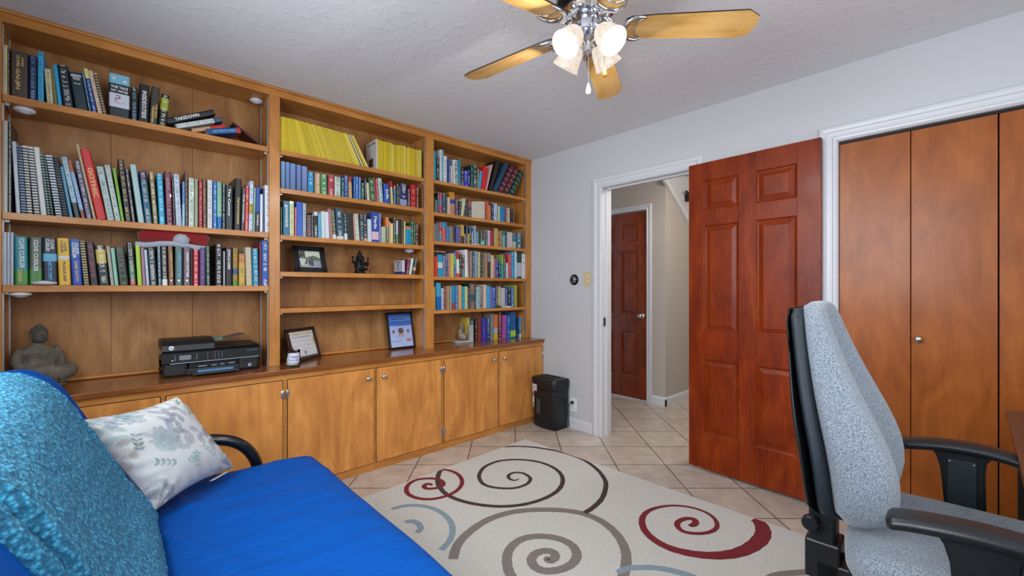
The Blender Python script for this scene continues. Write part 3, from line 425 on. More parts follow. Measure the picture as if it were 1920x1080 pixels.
# added hall ceiling lamp, out of view, put in to light the passage
hl = empty('hall_fill_lamp', (3.6, 1.15, 2.44), label='added round flush ceiling lamp, unseen in the hall beyond the doorway', cat='lamp')
kid('lamp_base', B().lathe([(.15, 0), (.15, -.03), (.14, -.035)], 32), CHROME, hl, 'auto')
kid('diffuser', B().lathe([(.135, -.035), (.125, -.07), (.08, -.095), (.02, -.105)], 32), mat('lamp_glass_white', '#fff4e4', rough=.4, emit=2.0), hl, True)
lamp_point('hall_fill_light', (3.6, 1.15, 2.28), 30, (1.0, .93, .84), .10)
lamp_point('stair_fill_light', (5.0, .6, 2.1), 9, (1.0, .95, .9), .15)  # added point light without a fixture, brightens the stair side of the hall

# ------------------------------------------------------------------ six-panel doors
def six_panel(parent, W, Hh, m, t=.035, left=.101, mull=.098, right=.115):
    """door leaf in local coordinates: x thickness (-t..0, face at -t), y 0..-W, z 0..Hh"""
    pw1 = (W - left - mull - right) / 2
    cols = [(left, left + pw1), (left + pw1 + mull, W - right)]
    rows = [(.253, .748), (.932, 1.636), (1.736, 1.935)]
    k = Hh / 2.034
    rows = [((a - .018) * k, (b_ - .018) * k) for a, b_ in rows]
    bd = B()
    # stiles and rails
    for s0, s1 in ((0, left), (cols[0][1], cols[1][0]), (W - right, W)): bd.box(-t, 0, -s1, -s0, 0, Hh, .002, 1)
    zz = [0] + [v for r_ in rows for v in r_] + [Hh]
    for i in range(0, len(zz), 2):
        for c0, c1 in cols: bd.box(-t, 0, -c1, -c0, zz[i], zz[i + 1])
    bd.obj('door_leaf', m, parent)
    for c0, c1 in cols:
        for r0, r1 in rows:
            p = B()
            for sx, s0 in ((-t, 1), (0, -1)):
                # sloped moulding ring, flat field, raised centre
                def ring(ins, dep): return [(sx + s0 * dep, -c0 - ins, r0 + ins), (sx + s0 * dep, -c1 + ins, r0 + ins), (sx + s0 * dep, -c1 + ins, r1 - ins), (sx + s0 * dep, -c0 - ins, r1 - ins)]
                rg_ = [ring(0, .0005), ring(.007, .004), ring(.010, .011), ring(.016, .012), ring(.040, .005), ring(.043, .003), ring(.05, .003)]
                p.loft(rg_, cap=False); p.bm.faces.new([p.bm.verts.new(v) for v in rg_[-1]])
            p.obj('panel', m, parent)
d1 = empty('door_1', (2.9135, 1.327, .018), R(-1.6), label='tall open reddish six-panel wooden door folded flat against the white wall', cat='door'); d1['kind'] = 'structure'
six_panel(d1, .752, 2.034, W_RED)
def knob_set(parent, loc, rot, name='door_knob', s_=1.0):
    kid(name, B().at(loc, rot).lathe([(.033 * s_, 0), (.033 * s_, .004), (.028 * s_, .008), (.012 * s_, .012), (.011 * s_, .028), (.022 * s_, .036), (.027 * s_, .048), (.025 * s_, .060), (.014 * s_, .066), (.001, .067)], 24), BRASSN, parent, True)
knob_set(d1, (-.035, -.69, .93), (0, R(-90), 0)); 
for hz in (.2, 1.0, 1.82):
    kid('hinge', B().at((0.0, .004, hz)).lathe([(.006, -.045), (.006, .045)], 12), BRASSN, d1, True)
d2 = empty('door_2', (XH + .045, HD1 - .003, .012), 0, label='closed reddish six-panel door across the hall', cat='door'); d2['kind'] = 'structure'
six_panel(d2, HD1 - HD0 - .006, HDZ - .02, W_HALL, left=.115, right=.115)
knob_set(d2, (-.035, -(.744 - .06), .905), (0, R(-90), 0))
# strike plate on the jamb
kid('strike_plate', B().box(XW + .018, XW + .040, DY1 - .006, DY1 - .002, .905, .975, .001), mat('dark_latch', '#3a3834', rough=.4, metal=.8), None)
tag(bpy.data.objects['strike_plate'], 'small dark metal latch plate on the white left door jamb', 'latch')
# closet bifold doors: four flat leaves
LW = .2925
for n_, (ya, yb, kn) in enumerate(((CY1 - .003, CY1 - .003 - 2 * LW, 1), (CY1 - .003 - 2 * LW - .002, CY0 + .003, 1))):
    d = empty('door_%d' % (3 + n_), (XW + .018, ya, .012), 0, label=('left' if n_ == 0 else 'right') + ' pair of flat orange-brown bifold closet leaves', cat='door'); d['kind'] = 'structure'
    wd = (ya - yb) / 2
    for k in range(2):
        kid('leaf', B().box(0, .03, -(k + 1) * wd + .0015, -k * wd - .0015, 0, CZ - .030 + .0 * k, .0015, 1), W_CLOS, d)
    kid('knob', B().at((0, -(wd + .028) if n_ == 0 else -(wd - .028), .965 - .012), (0, R(-90), 0)).lathe([(.008, 0), (.007, .012), (.014, .018), (.0165, .024), (.014, .030), (.004, .033)], 20), BRASSN, d, True)
tk = B(); tk.box(XW + .02, XW + .05, CY0 + .005, CY1 - .005, CZ - .016, CZ - .003); kid('closet_track', tk, mat('dark_track', '#1c1a1a', rough=.5, metal=.5), None)
tag(bpy.data.objects['closet_track'], 'thin dark metal track under the closet head above the bifold leaves', 'track')
kid('closet_dark_sheet', B().box(XW + .05, XW + .06, CY0, CY1, 0, CZ - .02), DARK, None); bpy.data.objects['closet_dark_sheet'].name = 'closet_shade_sheet'; bpy.data.objects['closet_shade_sheet']['kind'] = 'structure'  # dark sheet behind the leaves, stands in for the closet's inner shade

# ------------------------------------------------------------------ wall fittings
th = empty('wall_dial', (XW, 2.363, 1.290), label='small round black and silver dial on the wall left of the light switch', cat='thermostat')
kid('dial_ring', B().at((0, 0, 0), (0, R(-90), 0)).lathe([(.046, 0), (.046, .006), (.040, .012), (.034, .014)], 32), mat('black_metal', '#1a1a1c', rough=.3, metal=.7), th, 'auto')
kid('dial_face', B().at((-.012, 0, 0), (0, R(-90), 0)).lathe([(.032, 0), (.031, .008), (.024, .016), (.018, .018)], 28), mat('grey_metal', '#8c8e92', rough=.3, metal=.9), th, 'auto')
kid('dial_knob', B().at((-.028, .004, 0), (0, R(-90), 0)).lathe([(.014, 0), (.013, .010), (.004, .014)], 20), BLACK_PL, th, 'auto')
sw = empty('light_switch', (XW, 2.222, 1.296), label='ivory light switch plate beside the white door casing', cat='light switch')
kid('plate', B().box(-.005, 0, -.036, .036, -.058, .058, .002), IVORY, sw)
for zz in (.022, -.022): kid('rocker', B().box(-.009, -.004, -.014, .014, zz - .013, zz + .013, .002), mat('ivory_switch', '#d8caa0', rough=.4), sw)
ol = empty('wall_outlet', (XW, 2.372, .205), label='white wall outlet behind the black shredder', cat='outlet')
kid('plate', B().box(-.005, 0, -.036, .036, -.058, .058, .002), WHITE_PL, ol)
for zz in (.022, -.022):
    kid('socket', B().at((-.004, 0, zz), (0, R(-90), 0)).lathe([(.016, 0), (.016, .003), (.015, .004)], 20), mat('socket_white', '#d0d0ce', rough=.4), ol, 'auto')
kid('plug', B().box(-.03, -.009, -.012, .012, .01, .034, .004), BLACK_PL, ol)
tag(kid('power_cord', B().tube(smooth_path([(XW - .03, 2.372, .227), (XW - .045, 2.39, .20), (XW - .04, 2.398, .13), (XW - .03, 2.404, .06), (XW - .02, 2.41, .012), (XW - .03, 2.45, .006)], 6), .0035, 8), BLACK_PL, None, True), 'thin black power cord hanging from the wall outlet beside the shredder', 'cord')

# ------------------------------------------------------------------ bookcase
STILE = [(XL + .002, -.361), (.685, .744), (1.770, 1.842), (2.869, XW - .002)]
CT = .7464
bc = empty('bookcase', (0, 0, CT), label='built-in honey maple bookcase with three bays filling the wall', cat='bookcase')
def bk(name, bd, m, sm=False): bd.bm.transform(Matrix.Translation((0, 0, -CT))); return kid(name, bd, m, bc, sm)
for x0, x1 in STILE: bk('side_panel', B().box(x0, x1, YU, YB, CT, 2.40, .0015, 1), W_FRAMEV)
bk('top_rail', B().box(XL + .002, XW - .002, YU - .003, YU + .020, 2.386, 2.425, .002, 1), W_FRAME)
bk('crown_strip', B().box(XL + .002, XW - .002, YU - .016, YU + .02, 2.424, HC - .001, .004, 2), W_FRAME)
bk('top_panel', B().box(-.361, 2.869, YU + .02, YB, 2.388, 2.40), W_FRAME)
for i in range(3):
    x0, x1 = STILE[i][1], STILE[i + 1][0]
    # back boards with thin joints
    n = 3
    for k in range(n): bk('back_board', B().box(x0 + (x1 - x0) * k / n + .0008, x0 + (x1 - x0) * (k + 1) / n - .0008, YB - .008, YB + .004, CT, 2.39), W_BACK)
    bk('quarter_round', B().tube([(x0, YB - .018, CT + .0105), (x1, YB - .018, CT + .0105)], .010, 10), W_FRAME)
SH = [[2.0709, 1.5536, 1.2328], [2.0671, 1.8331, 1.5461, 1.3201, 1.0938], [2.0711, 1.8171, 1.5891, 1.3081, 1.0411]]
TH = [.031, .029, .026]
for i in range(3):
    x0, x1 = STILE[i][1], STILE[i + 1][0]
    for z in SH[i]:
        bk('shelf', B().box(x0 + .002, x1 - .002, YU + .002, YB - .01, z - TH[i], z, .0012, 1), W_FRAME)
def standard(x, y, z0, z1, sgn):
    bd = B(); bd.box(min(x, x + sgn * .004), max(x, x + sgn * .004), y - .008, y + .008, z0, z1)
    bd.m(1); z = z0 + .02
    while z < z1 - .02: bd.box(x + sgn * .0035 - .001, x + sgn * .0045 + .0002, y - .0035, y + .0035, z, z + .008); z += .0254
    o = bk('shelf_standard', bd, [STEEL, DARK]); return o
for i, (ya, yb_) in enumerate(((2.925, 3.09), (2.916, 3.09), (2.913, 3.10))):
    xl, xr = STILE[i][1], STILE[i + 1][0]
    cuts = [CT] + sorted(SH[i]) + [2.386]
    for y in (ya, yb_):
        for j in range(len(cuts) - 1):
            z0 = cuts[j] + .0005; z1 = cuts[j + 1] - (TH[i] if j < len(cuts) - 2 else 0) - .0005
            standard(xr, y, z0, z1, -1); standard(xl, y, z0, z1, 1)
for i in range(3):
    for z in SH[i]:
        for x, s_ in ((STILE[i][1] + .006, 1), (STILE[i + 1][0] - .006, -1)):
            bk('shelf_clip', B().box(min(x, x + s_ * .014), max(x, x + s_ * .014), 2.917, 2.930, z - TH[i] - .010, z - TH[i]), STEEL)
ct = B().box(XL + .002, XW - .002, 2.712, YB - .0, CT - .026, CT, .003, 2).obj('countertop', W_TOP); tag(ct, 'long polished maple worktop running over the base cabinets', 'worktop')
# base cabinets
CB = [(XL + .002, .730, [(-.38, .165, 1), (.190, .716, 0)]), (.730, 1.817, [(.744, 1.270, 1), (1.290, 1.803, 0)]), (1.817, XW - .002, [(1.832, 2.357, 1), (2.383, 2.915, 0)])]
lab = ['maple base cabinet behind the floral pillow at the left end', 'maple base cabinet in the middle, directly behind the blue futon corner', 'maple base cabinet at the right end beside the black shredder']
for (x0, x1, drs), lb in zip(CB, lab):
    cx = (x0 + x1) / 2; cab = empty('base_cabinet', (cx, 2.732, 0), label=lb, cat='cabinet', group='maple base cabinets')
    kid('body', B().box(x0 + .0005 - cx, x1 - .0005 - cx, 0, YB - 2.732, 0, CT - .0265), W_FRAME, cab)
    for (a, b_, kr) in drs:
        d = kid('door', B().box(a - cx, b_ - cx, -.007, .0, .052, .682, .0015, 1), W_DOOR, cab)
        kid('door_gap_shade', B().box(a - cx - .0035, b_ - cx + .0035, -.0012, .0, .0485, .6855), DARK, cab)  # dark sheet round the door, painting the shade of its gap
        kx = (b_ - .045 if kr else a + .045) - cx
        kid('knob', B().at((kx, -.007, .622), (R(90), 0, 0)).lathe([(.008, 0), (.006, .010), (.013, .015), (.0165, .021), (.014, .027), (.003, .030)], 20), BRASSN, d, True)
        hxp = (a if kr else b_) - cx
        for hz in (.135, .600):
            kid('hinge', B().at((hxp + (-.004 if kr else .004), -.006, hz)).lathe([(.004, -.026), (.005, -.024), (.005, .024), (.004, .026)], 10).at((hxp, -.003, hz)).box(-.010, .010, -.005, 0, -.022, .022, .001), BRASSN, d, 'auto')
# puck lights
def puck(loc, label, up=False):
    t = empty('puck_light', loc, label=label, cat='light', group='white puck lights on the bookcase')
    s_ = 1 if up else -1
    kid('housing', B().lathe([(.030, 0), (.036, s_ * .006), (.036, s_ * .012), (.028, s_ * .018)], 28), WHITE_PL, t, 'auto')
    kid('lens', B().at((0, 0, s_ * .016)).lathe([(.022, 0), (.020, s_ * .005), (.010, s_ * .009), (.001, s_ * .010)], 24), mat('frosted_lens', '#cfd6dc', rough=.3), t, True)
puck((.648, 3.03, 2.388), 'white puck light under the top of the left bay, at its right corner')
puck((1.69, 3.0, 1.5461 - .029), 'white puck light under the shelf above the small leaning books')
puck((-.30, 2.95, 2.0709 - .031), 'white puck light under the top shelf at the far left edge')
puck((-.31, 2.93, 1.2328 - .031), 'white puck light under the lowest left shelf above the stone statue')
pp = empty('puck_light', (-.235, 2.900, 1.2338), label='white puck light lying on the lowest left shelf in front of the books', cat='light', group='white puck lights on the bookcase')
kid('housing', B().lathe([(.026, 0), (.040, .006), (.042, .011), (.036, .015)], 28), WHITE_PL, pp, 'auto')
kid('lens', B().at((0, 0, .014)).lathe([(.024, 0), (.018, .004), (.001, .006)], 24), MATS['frosted_lens'], pp, True)
# ------------------------------------------------------------------ books
M_BOOK = attr_mat('book_cloth', rough=.42, ink=True, coat=.15)
M_GOLD = mat('gold_print', '#d8bc60', rough=.4); M_WHT = mat('white_print', '#e8e8e6', rough=.5); M_BLK = mat('black_print', '#16181c', rough=.5)
M_REDP = mat('red_print', '#d0343a', rough=.5); M_LBL = mat('blue_print', '#58b8dc', rough=.5); M_NAVY = mat('navy_print', '#1c2440', rough=.5)
ZF = {'1A': 2.0709, '1B': 1.5536, '1C': 1.2328, '2B': 1.8331, '2C': 1.5461, '3A': 2.0711, '3B': 1.8171, '3C': 1.5891, '3D': 1.3081, '3E': 1.0411, '3F': CT}
BAY = {'1': (-.361, .685), '2': (.744, 1.770), '3': (1.842, 2.869)}
PLACE = {'1A': 'top shelf of the left bay', '1B': 'second shelf of the left bay', '1C': 'third shelf of the left bay', '2B': 'second shelf of the middle bay', '2C': 'third shelf of the middle bay',
         '3A': 'top shelf of the right bay', '3B': 'second shelf, right bay', '3C': 'third shelf, right bay', '3D': 'fourth shelf, right bay', '3E': 'fifth shelf, right bay', '3F': 'worktop under the right bay'}
SPOT = {'1A': 'left bay top shelf', '1B': 'left bay second shelf', '1C': 'left bay third shelf', '2B': 'middle bay second shelf', '2C': 'middle bay third shelf', '3A': 'right bay top shelf', '3B': 'right bay second shelf', '3C': 'right bay third shelf', '3D': 'right bay fourth shelf', '3E': 'right bay fifth shelf', '3F': 'right bay worktop'}
def lum(h): return .3 * int(h[0:2], 16) + .59 * int(h[2:4], 16) + .11 * int(h[4:6], 16)
def cname(h):
    import colorsys
    r, g, b = [int(h[i:i + 2], 16) / 255 for i in (0, 2, 4)]; hh, s, v = colorsys.rgb_to_hsv(r, g, b); hh *= 360
    if v < .16: return 'black'
    if s < .14: return 'white' if v > .78 else ('light grey' if v > .6 else ('grey' if v > .32 else 'charcoal'))
    if s < .3 and v > .68: return 'cream' if 20 < hh < 80 else ('pale blue' if 170 < hh < 260 else ('pale green' if 80 <= hh <= 170 else 'pale pink'))
    if hh < 12 or hh > 345: n = 'red'
    elif hh < 42: n = 'orange' if v > .72 and s > .5 else ('tan' if v > .55 else 'brown')
    elif hh < 68: n = 'yellow' if v > .6 and s > .4 else ('beige' if v > .6 else 'olive')
    elif hh < 165: n = 'green'
    elif hh < 198: n = 'teal'
    elif hh < 250: n = 'blue'
    elif hh < 290: n = 'purple'
    else: n = 'plum'
    if v < .34 and n not in ('brown', 'olive', 'plum'): n = {'blue': 'navy', 'teal': 'dark teal', 'green': 'dark green', 'red': 'maroon', 'purple': 'dark purple'}.get(n, 'dark ' + n)
    elif v < .3: n = 'dark ' + n
    return n
def book_mesh(name, w, h, d, base, bands=(), ink=None, hard=True, spiral=False, ribs=False, scene=False, merge_pages=False):
    """one volume: wrap-round cover (spine at y=0 facing -y), page block inside"""
    bt = min(.0028 if hard else .0009, w * .22); rr = min(w * .28, .008 if hard else .002)
    prof = [(0, d)] + [(0, rr)]
    for k in (1, 2, 3): a = math.pi / 2 * k / 4; prof.append((rr - rr * math.cos(a), rr - rr * math.sin(a)))
    prof += [(rr, 0), (w - rr, 0)]
    for k in (1, 2, 3): a = math.pi / 2 * (1 - k / 4); prof.append((w - rr + rr * math.cos(a), rr - rr * math.sin(a)))
    prof += [(w, rr), (w, d)]
    inner = [(w - bt, d), (w - bt, rr + bt), (bt, rr + bt), (bt, d)]
    zs = {0.0, 1.0}
    for a, b_, c in bands: zs |= {max(0, a), min(1, b_)}
    ribz = []
    if ribs:
        for q in (.12, .30, .48, .66, .84): ribz.append(q); zs |= {q - .008, q + .008}
    zs = sorted(zs)
    verts, faces, cols, uvs, inkf = [], [], [], [], []
    def colat(zm):
        for a, b_, c in bands:
            if a <= zm <= b_: return c
        for q in ribz:
            if abs(zm - q) < .009: return 'b8a884'
        return base
    n = len(prof); N = n + len(inner); allp = prof + inner
    for z in zs:
        for (x, y) in allp: verts.append((x, y, z * h))
    def face(idx, c, isp=False):
        faces.append(idx); cols.append(c); uvs.append(isp)
    for k in range(len(zs) - 1):
        c = colat((zs[k] + zs[k + 1]) / 2); o0, o1 = k * N, (k + 1) * N
        for i in range(N):
            j = (i + 1) % N
            face((o0 + i, o0 + j, o1 + j, o1 + i), c if i < n - 1 else base, 1 <= i < n - 2)
    # caps (outer spine strip to inner)
    top = (len(zs) - 1) * N
    for o0, rev in ((0, True), (top, False)):
        i0, i1, i2, i3 = n, n + 1, n + 2, n + 3
        caps = [(0, 1, i2, i3), tuple([1] + list(range(2, n - 2)) + [n - 2, i1, i2]), (n - 2, n - 1, i0, i1)]
        for cp in caps: f = tuple(o0 + q for q in cp); face(f[::-1] if rev else f, colat(0 if rev else 1))
    pg = (bt + .0002, w - bt - .0002, rr + bt, d - (.003 if hard else .0006), (.003 if hard else .0004), h - (.003 if hard else .0004))
    nb = len(faces)
    def pbox(vl, fl, p):
        o = len(vl)
        for x in p[0:2]:
            for y in p[2:4]:
                for z in p[4:6]: vl.append((x, y, z))
        for q in ((0, 1, 3, 2), (4, 6, 7, 5), (0, 4, 5, 1), (2, 3, 7, 6), (0, 2, 6, 4), (1, 5, 7, 3)): fl.append(tuple(o + i for i in q))
    if merge_pages: pbox(verts, faces, pg)
    me = bpy.data.meshes.new(name); me.from_pydata(verts, [], faces); me.update()
    ca = me.color_attributes.new('tint', 'FLOAT_COLOR', 'CORNER'); ia = me.color_attributes.new('ink', 'FLOAT_COLOR', 'CORNER'); uv = me.uv_layers.new(name='spine')
    ib = hx(ink) if ink else None
    for p in me.polygons:
        fi = p.index
        c = hx(cols[fi]) if fi < nb else hx('d8d0bc')
        sp = fi < nb and uvs[fi]
        for li in p.loop_indices:
            v = me.vertices[me.loops[li].vertex_index].co
            cc = c
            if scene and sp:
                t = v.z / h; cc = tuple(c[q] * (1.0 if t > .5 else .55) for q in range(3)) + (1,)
            ca.data[li].color = cc
            if sp and ib: ia.data[li].color = ib[:3] + (1,); 
            else: ia.data[li].color = (0, 0, 0, 0)
            uv.data[li].uv = ((v.x / w - .5), v.z / w) if sp else (5, 0)
            if sp and ib and not (.1 < 1): pass
        p.material_index = 0
    return me, pg
def add_pages(pg, parent):
    bd = B().box(*pg); return kid('pages', bd, PAPER, parent)
def wires(w, h, parent):
    bd = B(); z = .006; st = .0125
    while z < h - .005:
        bd.tube([(0.0, .002, z), (.001, -.004, z), (w * .5, -.0065, z + .001), (w - .001, -.004, z), (w, .002, z)], .0021, 6); z += st
    return kid('wire_binding', bd, mat('binding_wire', '#22262c', rough=.4), parent, True)
SPINE = Matrix.Rotation(R(90), 4, 'X')
def vtext(s, size, w, z, x=None, up=False):
    """matrix for text running down the spine (reading top to bottom)"""
    return Matrix.Translation((w * .5 if x is None else x, -.0006, z)) @ SPINE @ Matrix.Rotation(R(90 if up else -90), 4, 'Z')
def htext(w, z): return Matrix.Translation((w * .5, -.0006, z)) @ SPINE
def fit(o, length, height=None, axis=2):
    """scale lettering so it spans the given length along the spine"""
    co = [v.co for v in o.data.vertices]
    if not co: return
    lo = min(c[axis] for c in co); hi = max(c[axis] for c in co); mid = (lo + hi) / 2; k = length / max(hi - lo, 1e-6)
    ot = 0 if axis == 2 else 2
    l2 = min(c[ot] for c in co); h2 = max(c[ot] for c in co); m2 = (l2 + h2) / 2; k2 = (height / max(h2 - l2, 1e-6)) if height else k
    for c in co: c[axis] = mid + (c[axis] - mid) * k; c[ot] = m2 + (c[ot] - m2) * k2
    o.data.update()
# titles: row -> index -> list of (text, z centre as share of height, length share, width share, material, dir v/h, x offset share)
# spines with readable titles, in the order they stand: (text, centre height share, length share, width share, ink, direction, side share)
G_, W_P, N_, L_B = 'M_GOLD', 'M_WHT', 'M_NAVY', 'M_LBL'
T = {
 '1A': [[('GAI-JIN', .40, .44, .30, G_, 'v', .42), ('JAMES', .78, .20, .16, G_, 'v', .70), ('CLAVELL', .78, .26, .18, G_, 'v', .42)],
        [('HERMAN', .90, .07, .80, W_P, 'h', .5), ('WOUK', .82, .07, .55, W_P, 'h', .5), ('War and', .69, .035, .5, W_P, 'h', .5)],
        [('THE TALE', .70, .055, .82, W_P, 'h', .5), ('OF GENJI', .62, .055, .82, W_P, 'h', .5)],
        [('INSIDE', .66, .34, .42, W_P, 'v', .5), ('OUTSIDE', .30, .36, .42, W_P, 'v', .5)],
        [('THE FIFTH', .36, .36, .26, G_, 'v', .70), ('HORSEMAN', .26, .42, .30, G_, 'v', .34)]],
 '1B': [[('GOTHIC', .53, .42, .46, G_, 'v', .5)], [('The Century', .62, .62, .42, W_P, 'v', .5)], [('THE PHOTOGRAPHS', .38, .52, .30, G_, 'v', .5)], [('THE ODYSSEY', .52, .66, .5, W_P, 'v', .5)], [('THE WORLD', .27, .26, .36, W_P, 'v', .5)]],
 '1C': [[('CLIVE CUSSLER', .66, .62, .36, W_P, 'v', .55), ('CORSAIR', .2, .26, .30, G_, 'v', .4)], [('CLIVE CUSSLER', .62, .66, .34, W_P, 'v', .5)],
        [('CLIVE', .86, .2, .24, W_P, 'v', .68), ('CUSSLER', .84, .26, .26, W_P, 'v', .36), ('ARCTIC DRIFT', .3, .4, .26, L_B, 'v', .5)],
        [('CLIVE', .82, .2, .22, N_, 'v', .66), ('CUSSLER', .82, .26, .22, N_, 'v', .38), ('PLAGUE SHIP', .29, .42, .26, N_, 'v', .5)],
        [('CUSSLER', .76, .34, .34, W_P, 'v', .4), ('CLIVE', .8, .24, .26, W_P, 'v', .72), ('DARK WATCH', .3, .44, .30, G_, 'v', .5)],
        [('HARRY POTTER', .52, .62, .34, G_, 'v', .6)], [('HARRY POTTER', .52, .62, .34, L_B, 'v', .55)], [('HARRY POTTER', .52, .62, .34, W_P, 'v', .55)], [('JOHN LE CARRE', .68, .52, .48, W_P, 'v', .5)]],
 '2B': [[('India', .48, .5, .42, W_P, 'v', .55)]],
 '2C': [[('KNOWLEDGE', .52, .54, .42, W_P, 'v', .5), ('b', .86, .10, .5, W_P, 'h', .5)], [('STEPHENS', .26, .42, .5, W_P, 'v', .5)], [('Merlin', .66, .42, .42, W_P, 'v', .5)]],
 '3A': [[('THE BELL PIRATE', .5, .9, .5, 'M_BLK', 'v', .5)]],
}
def make_row(row, recs):
    z0 = ZF[row]; bx0, bx1 = BAY[row[0]]; prev = None; items = []; rr_ = random.Random(row)
    for i, (x, w, lean_dx, h, col, opt) in enumerate(recs):
        x = max(x, bx0 + .003)
        if prev: x = max(x, prev[0] + .0008)
        th = math.atan2(-lean_dx, h)          # positive: leans towards the left
        if abs(th) < R(1.0): th = 0
        w_b = w - .0008
        x_end = recs[i][0] + w
        w_b = max(.004, min(w_b, x_end - x))
        L_ = (h - (w_b * math.sin(-th) if th < 0 else 0)) / math.cos(th)
        if prev:
            zt = min(prev[2], h) ; lim = (x - prev[0]) / zt + math.tan(prev[1])   # keep clear of the neighbour
            if math.tan(th) > lim: th = math.atan(lim)
        prev = (x + w_b, th, h)
        items.append([x, w_b * math.cos(th), th, L_, col, opt])
    # labels
    names = [cname(it[4]) for it in items]; seen = {}
    for i, it in enumerate(items):
        x, w_, th, h, col, opt = it
        size = 'thick ' if w_ > .030 else ('thin ' if w_ < .013 else '')
        tall = 'tall ' if h > sorted(q[3] for q in items)[int(len(items) * .85)] else ''
        it.append((size + tall + names[i]))
    used = {}
    for i, it in enumerate(items):
        x, w_, th, h, col, opt, desc = it
        l_ = names[i - 1] if i else None; r_ = names[i + 1] if i + 1 < len(items) else None
        spiral = opt.startswith('s'); kindw = 'spiral notebook' if spiral else 'book'
        hard = row in ('1A', '1B', '1C', '2B', '3A') and w_ > .012
        if l_ and r_: near = 'between the %s and the %s one' % (l_, r_) if l_ != r_ else 'between two %s ones' % l_
        elif r_: near = 'at the left end, beside the %s one' % r_
        else: near = 'at the right end, beside the %s one' % l_
        lb = '%s %s %s, %s' % (desc, kindw, near, SPOT[row])
        if lb in used or len(lb.split()) > 16:
            lb = '%s %s %s, %s' % (names[i], kindw, near, SPOT[row])
        if lb in used:
            lb = '%s %s, %s from the left, %s' % (desc, kindw, ordinal(i + 1), SPOT[row])
        used[lb] = 1
        d = {'1': .165, '2': .15, '3': .135}[row[0]] * (1.12 if h > .22 else 1) * rr_.uniform(.92, 1.05)
        yj = rr_.uniform(0, .010)
        if row == '3F': y = 3.01 - (x - 2.33) / .54 * .07; d = .105
        else: y = 2.904 + yj
        d = min(d, 3.118 - y)
        bands = []; ink = None; ops = [o_ for o_ in opt.split(';') if o_]
        tq_ = [q for q, r_c in enumerate(recs) if 'n' in r_c[5].split(';')]
        txt = T[row][tq_.index(i)] if i in tq_ and tq_.index(i) < len(T.get(row, [])) else None
        for o_ in ops:
            if o_[0] == 'b': a, c = o_[1:].split(':'); lo, hi = a.rsplit('-', 1); bands.append((float(lo), float(hi), c))
            elif o_[0] == 'i': ink = o_[1:]
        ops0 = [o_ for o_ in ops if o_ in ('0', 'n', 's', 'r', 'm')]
        bands = [(max(0, a if a >= 0 else 0), b_, c) for a, b_, c in bands]
        if ink is None and not ops0: ink = 'e4e0d0' if lum(col) < 110 else '30343a'
        if 'n' in ops0: ink = None
        nm = 'spiral_notebook' if spiral else ('hardback_book' if hard else 'paperback_book')
        merge = row[0] == '3' or w_ < .008
        if row == '1A' and i == 14: bands = [(.78, 1, '7ab8d0'), (.24, .56, 'c8ccd4')]
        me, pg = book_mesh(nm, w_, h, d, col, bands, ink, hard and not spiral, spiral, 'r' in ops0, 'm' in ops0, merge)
        o = link_mesh(nm, me, M_BOOK)
        zz = z0 + .0004 + (w_ * math.sin(-th) if th < 0 else 0)
        o.location = (x, y, zz); o.rotation_euler = (0, -th, 0)
        if th < 0: o.location.x = x
        tag(o, lb, 'notebook' if spiral else 'book', 'books on the ' + PLACE[row])  # the dark gap strip in the first row gets a book label too
        if not merge: add_pages(pg, o)
        if spiral: wires(w_, h, o)
        if txt:
            for (s, zc, ln, wd, mt, dr, xo) in txt:
                M = vtext(s, .02, w_, zc * h, xo * w_) if dr == 'v' else Matrix.Translation((0, 0, 0)) @ htext(w_, zc * h)
                t = lettering(s, .02, globals()[mt], o, M, 'title', bold=.0004)
                if dr == 'v': fit(t, ln * h, wd * w_, 2)
                else: fit(t, wd * w_, ln * h, 0)
        if row == '1A' and i == 14:
            # little red sea creature and two pale blooms on the spine
            c = B(); pts = smooth_path([(w_ * .30, -.0008, h * .50), (w_ * .5, -.0008, h * .515), (w_ * .52, -.0008, h * .45), (w_ * .34, -.0008, h * .43), (w_ * .36, -.0008, h * .36), (w_ * .55, -.0008, h * .33), (w_ * .70, -.0008, h * .37), (w_ * .86, -.0008, h * .33)], 5)
            c.tube(pts, [.0028 + .0022 * math.sin(math.pi * min(1, k / len(pts) * 1.3)) if k < len(pts) * .8 else .0016 for k in range(len(pts))], 8, flat=.12)
            kid('spine_picture', c, mat('coral_print', '#b04a50', rough=.5), o)
            f_ = B()
            for px_, pz in ((.24, .90), (.76, .86)):
                for k in range(10):
                    a = k * math.pi / 5; f_.ell((w_ * px_ + .0045 * math.cos(a), -.0003, h * pz + .0045 * math.sin(a)), (.0022, .0004, .0022), 8, 6)
            kid('spine_blooms', f_, M_WHT, o)
        if row == '1C' and txt and txt[0][0].startswith('HARRY'):
            kid('publisher_mark', B().box(w_ * .35, w_ * .65, -.0005, 0, h * .10, h * .15), M_WHT, o)
ONES = ["", "first", "second", "third", "fourth", "fifth", "sixth", "seventh", "eighth", "ninth", "tenth", "eleventh", "twelfth", "thirteenth", "fourteenth", "fifteenth", "sixteenth", "seventeenth", "eighteenth", "nineteenth"]
def ordinal(n):
    if n < 20: return ONES[n]
    t_, u_ = divmod(n, 10)
    return ["twentieth", "thirtieth", "fortieth"][t_ - 2] if not u_ else ["twenty", "thirty", "forty"][t_ - 2] + "-" + ONES[u_]
for k_, v_ in ROWS.items(): make_row(k_, v_)

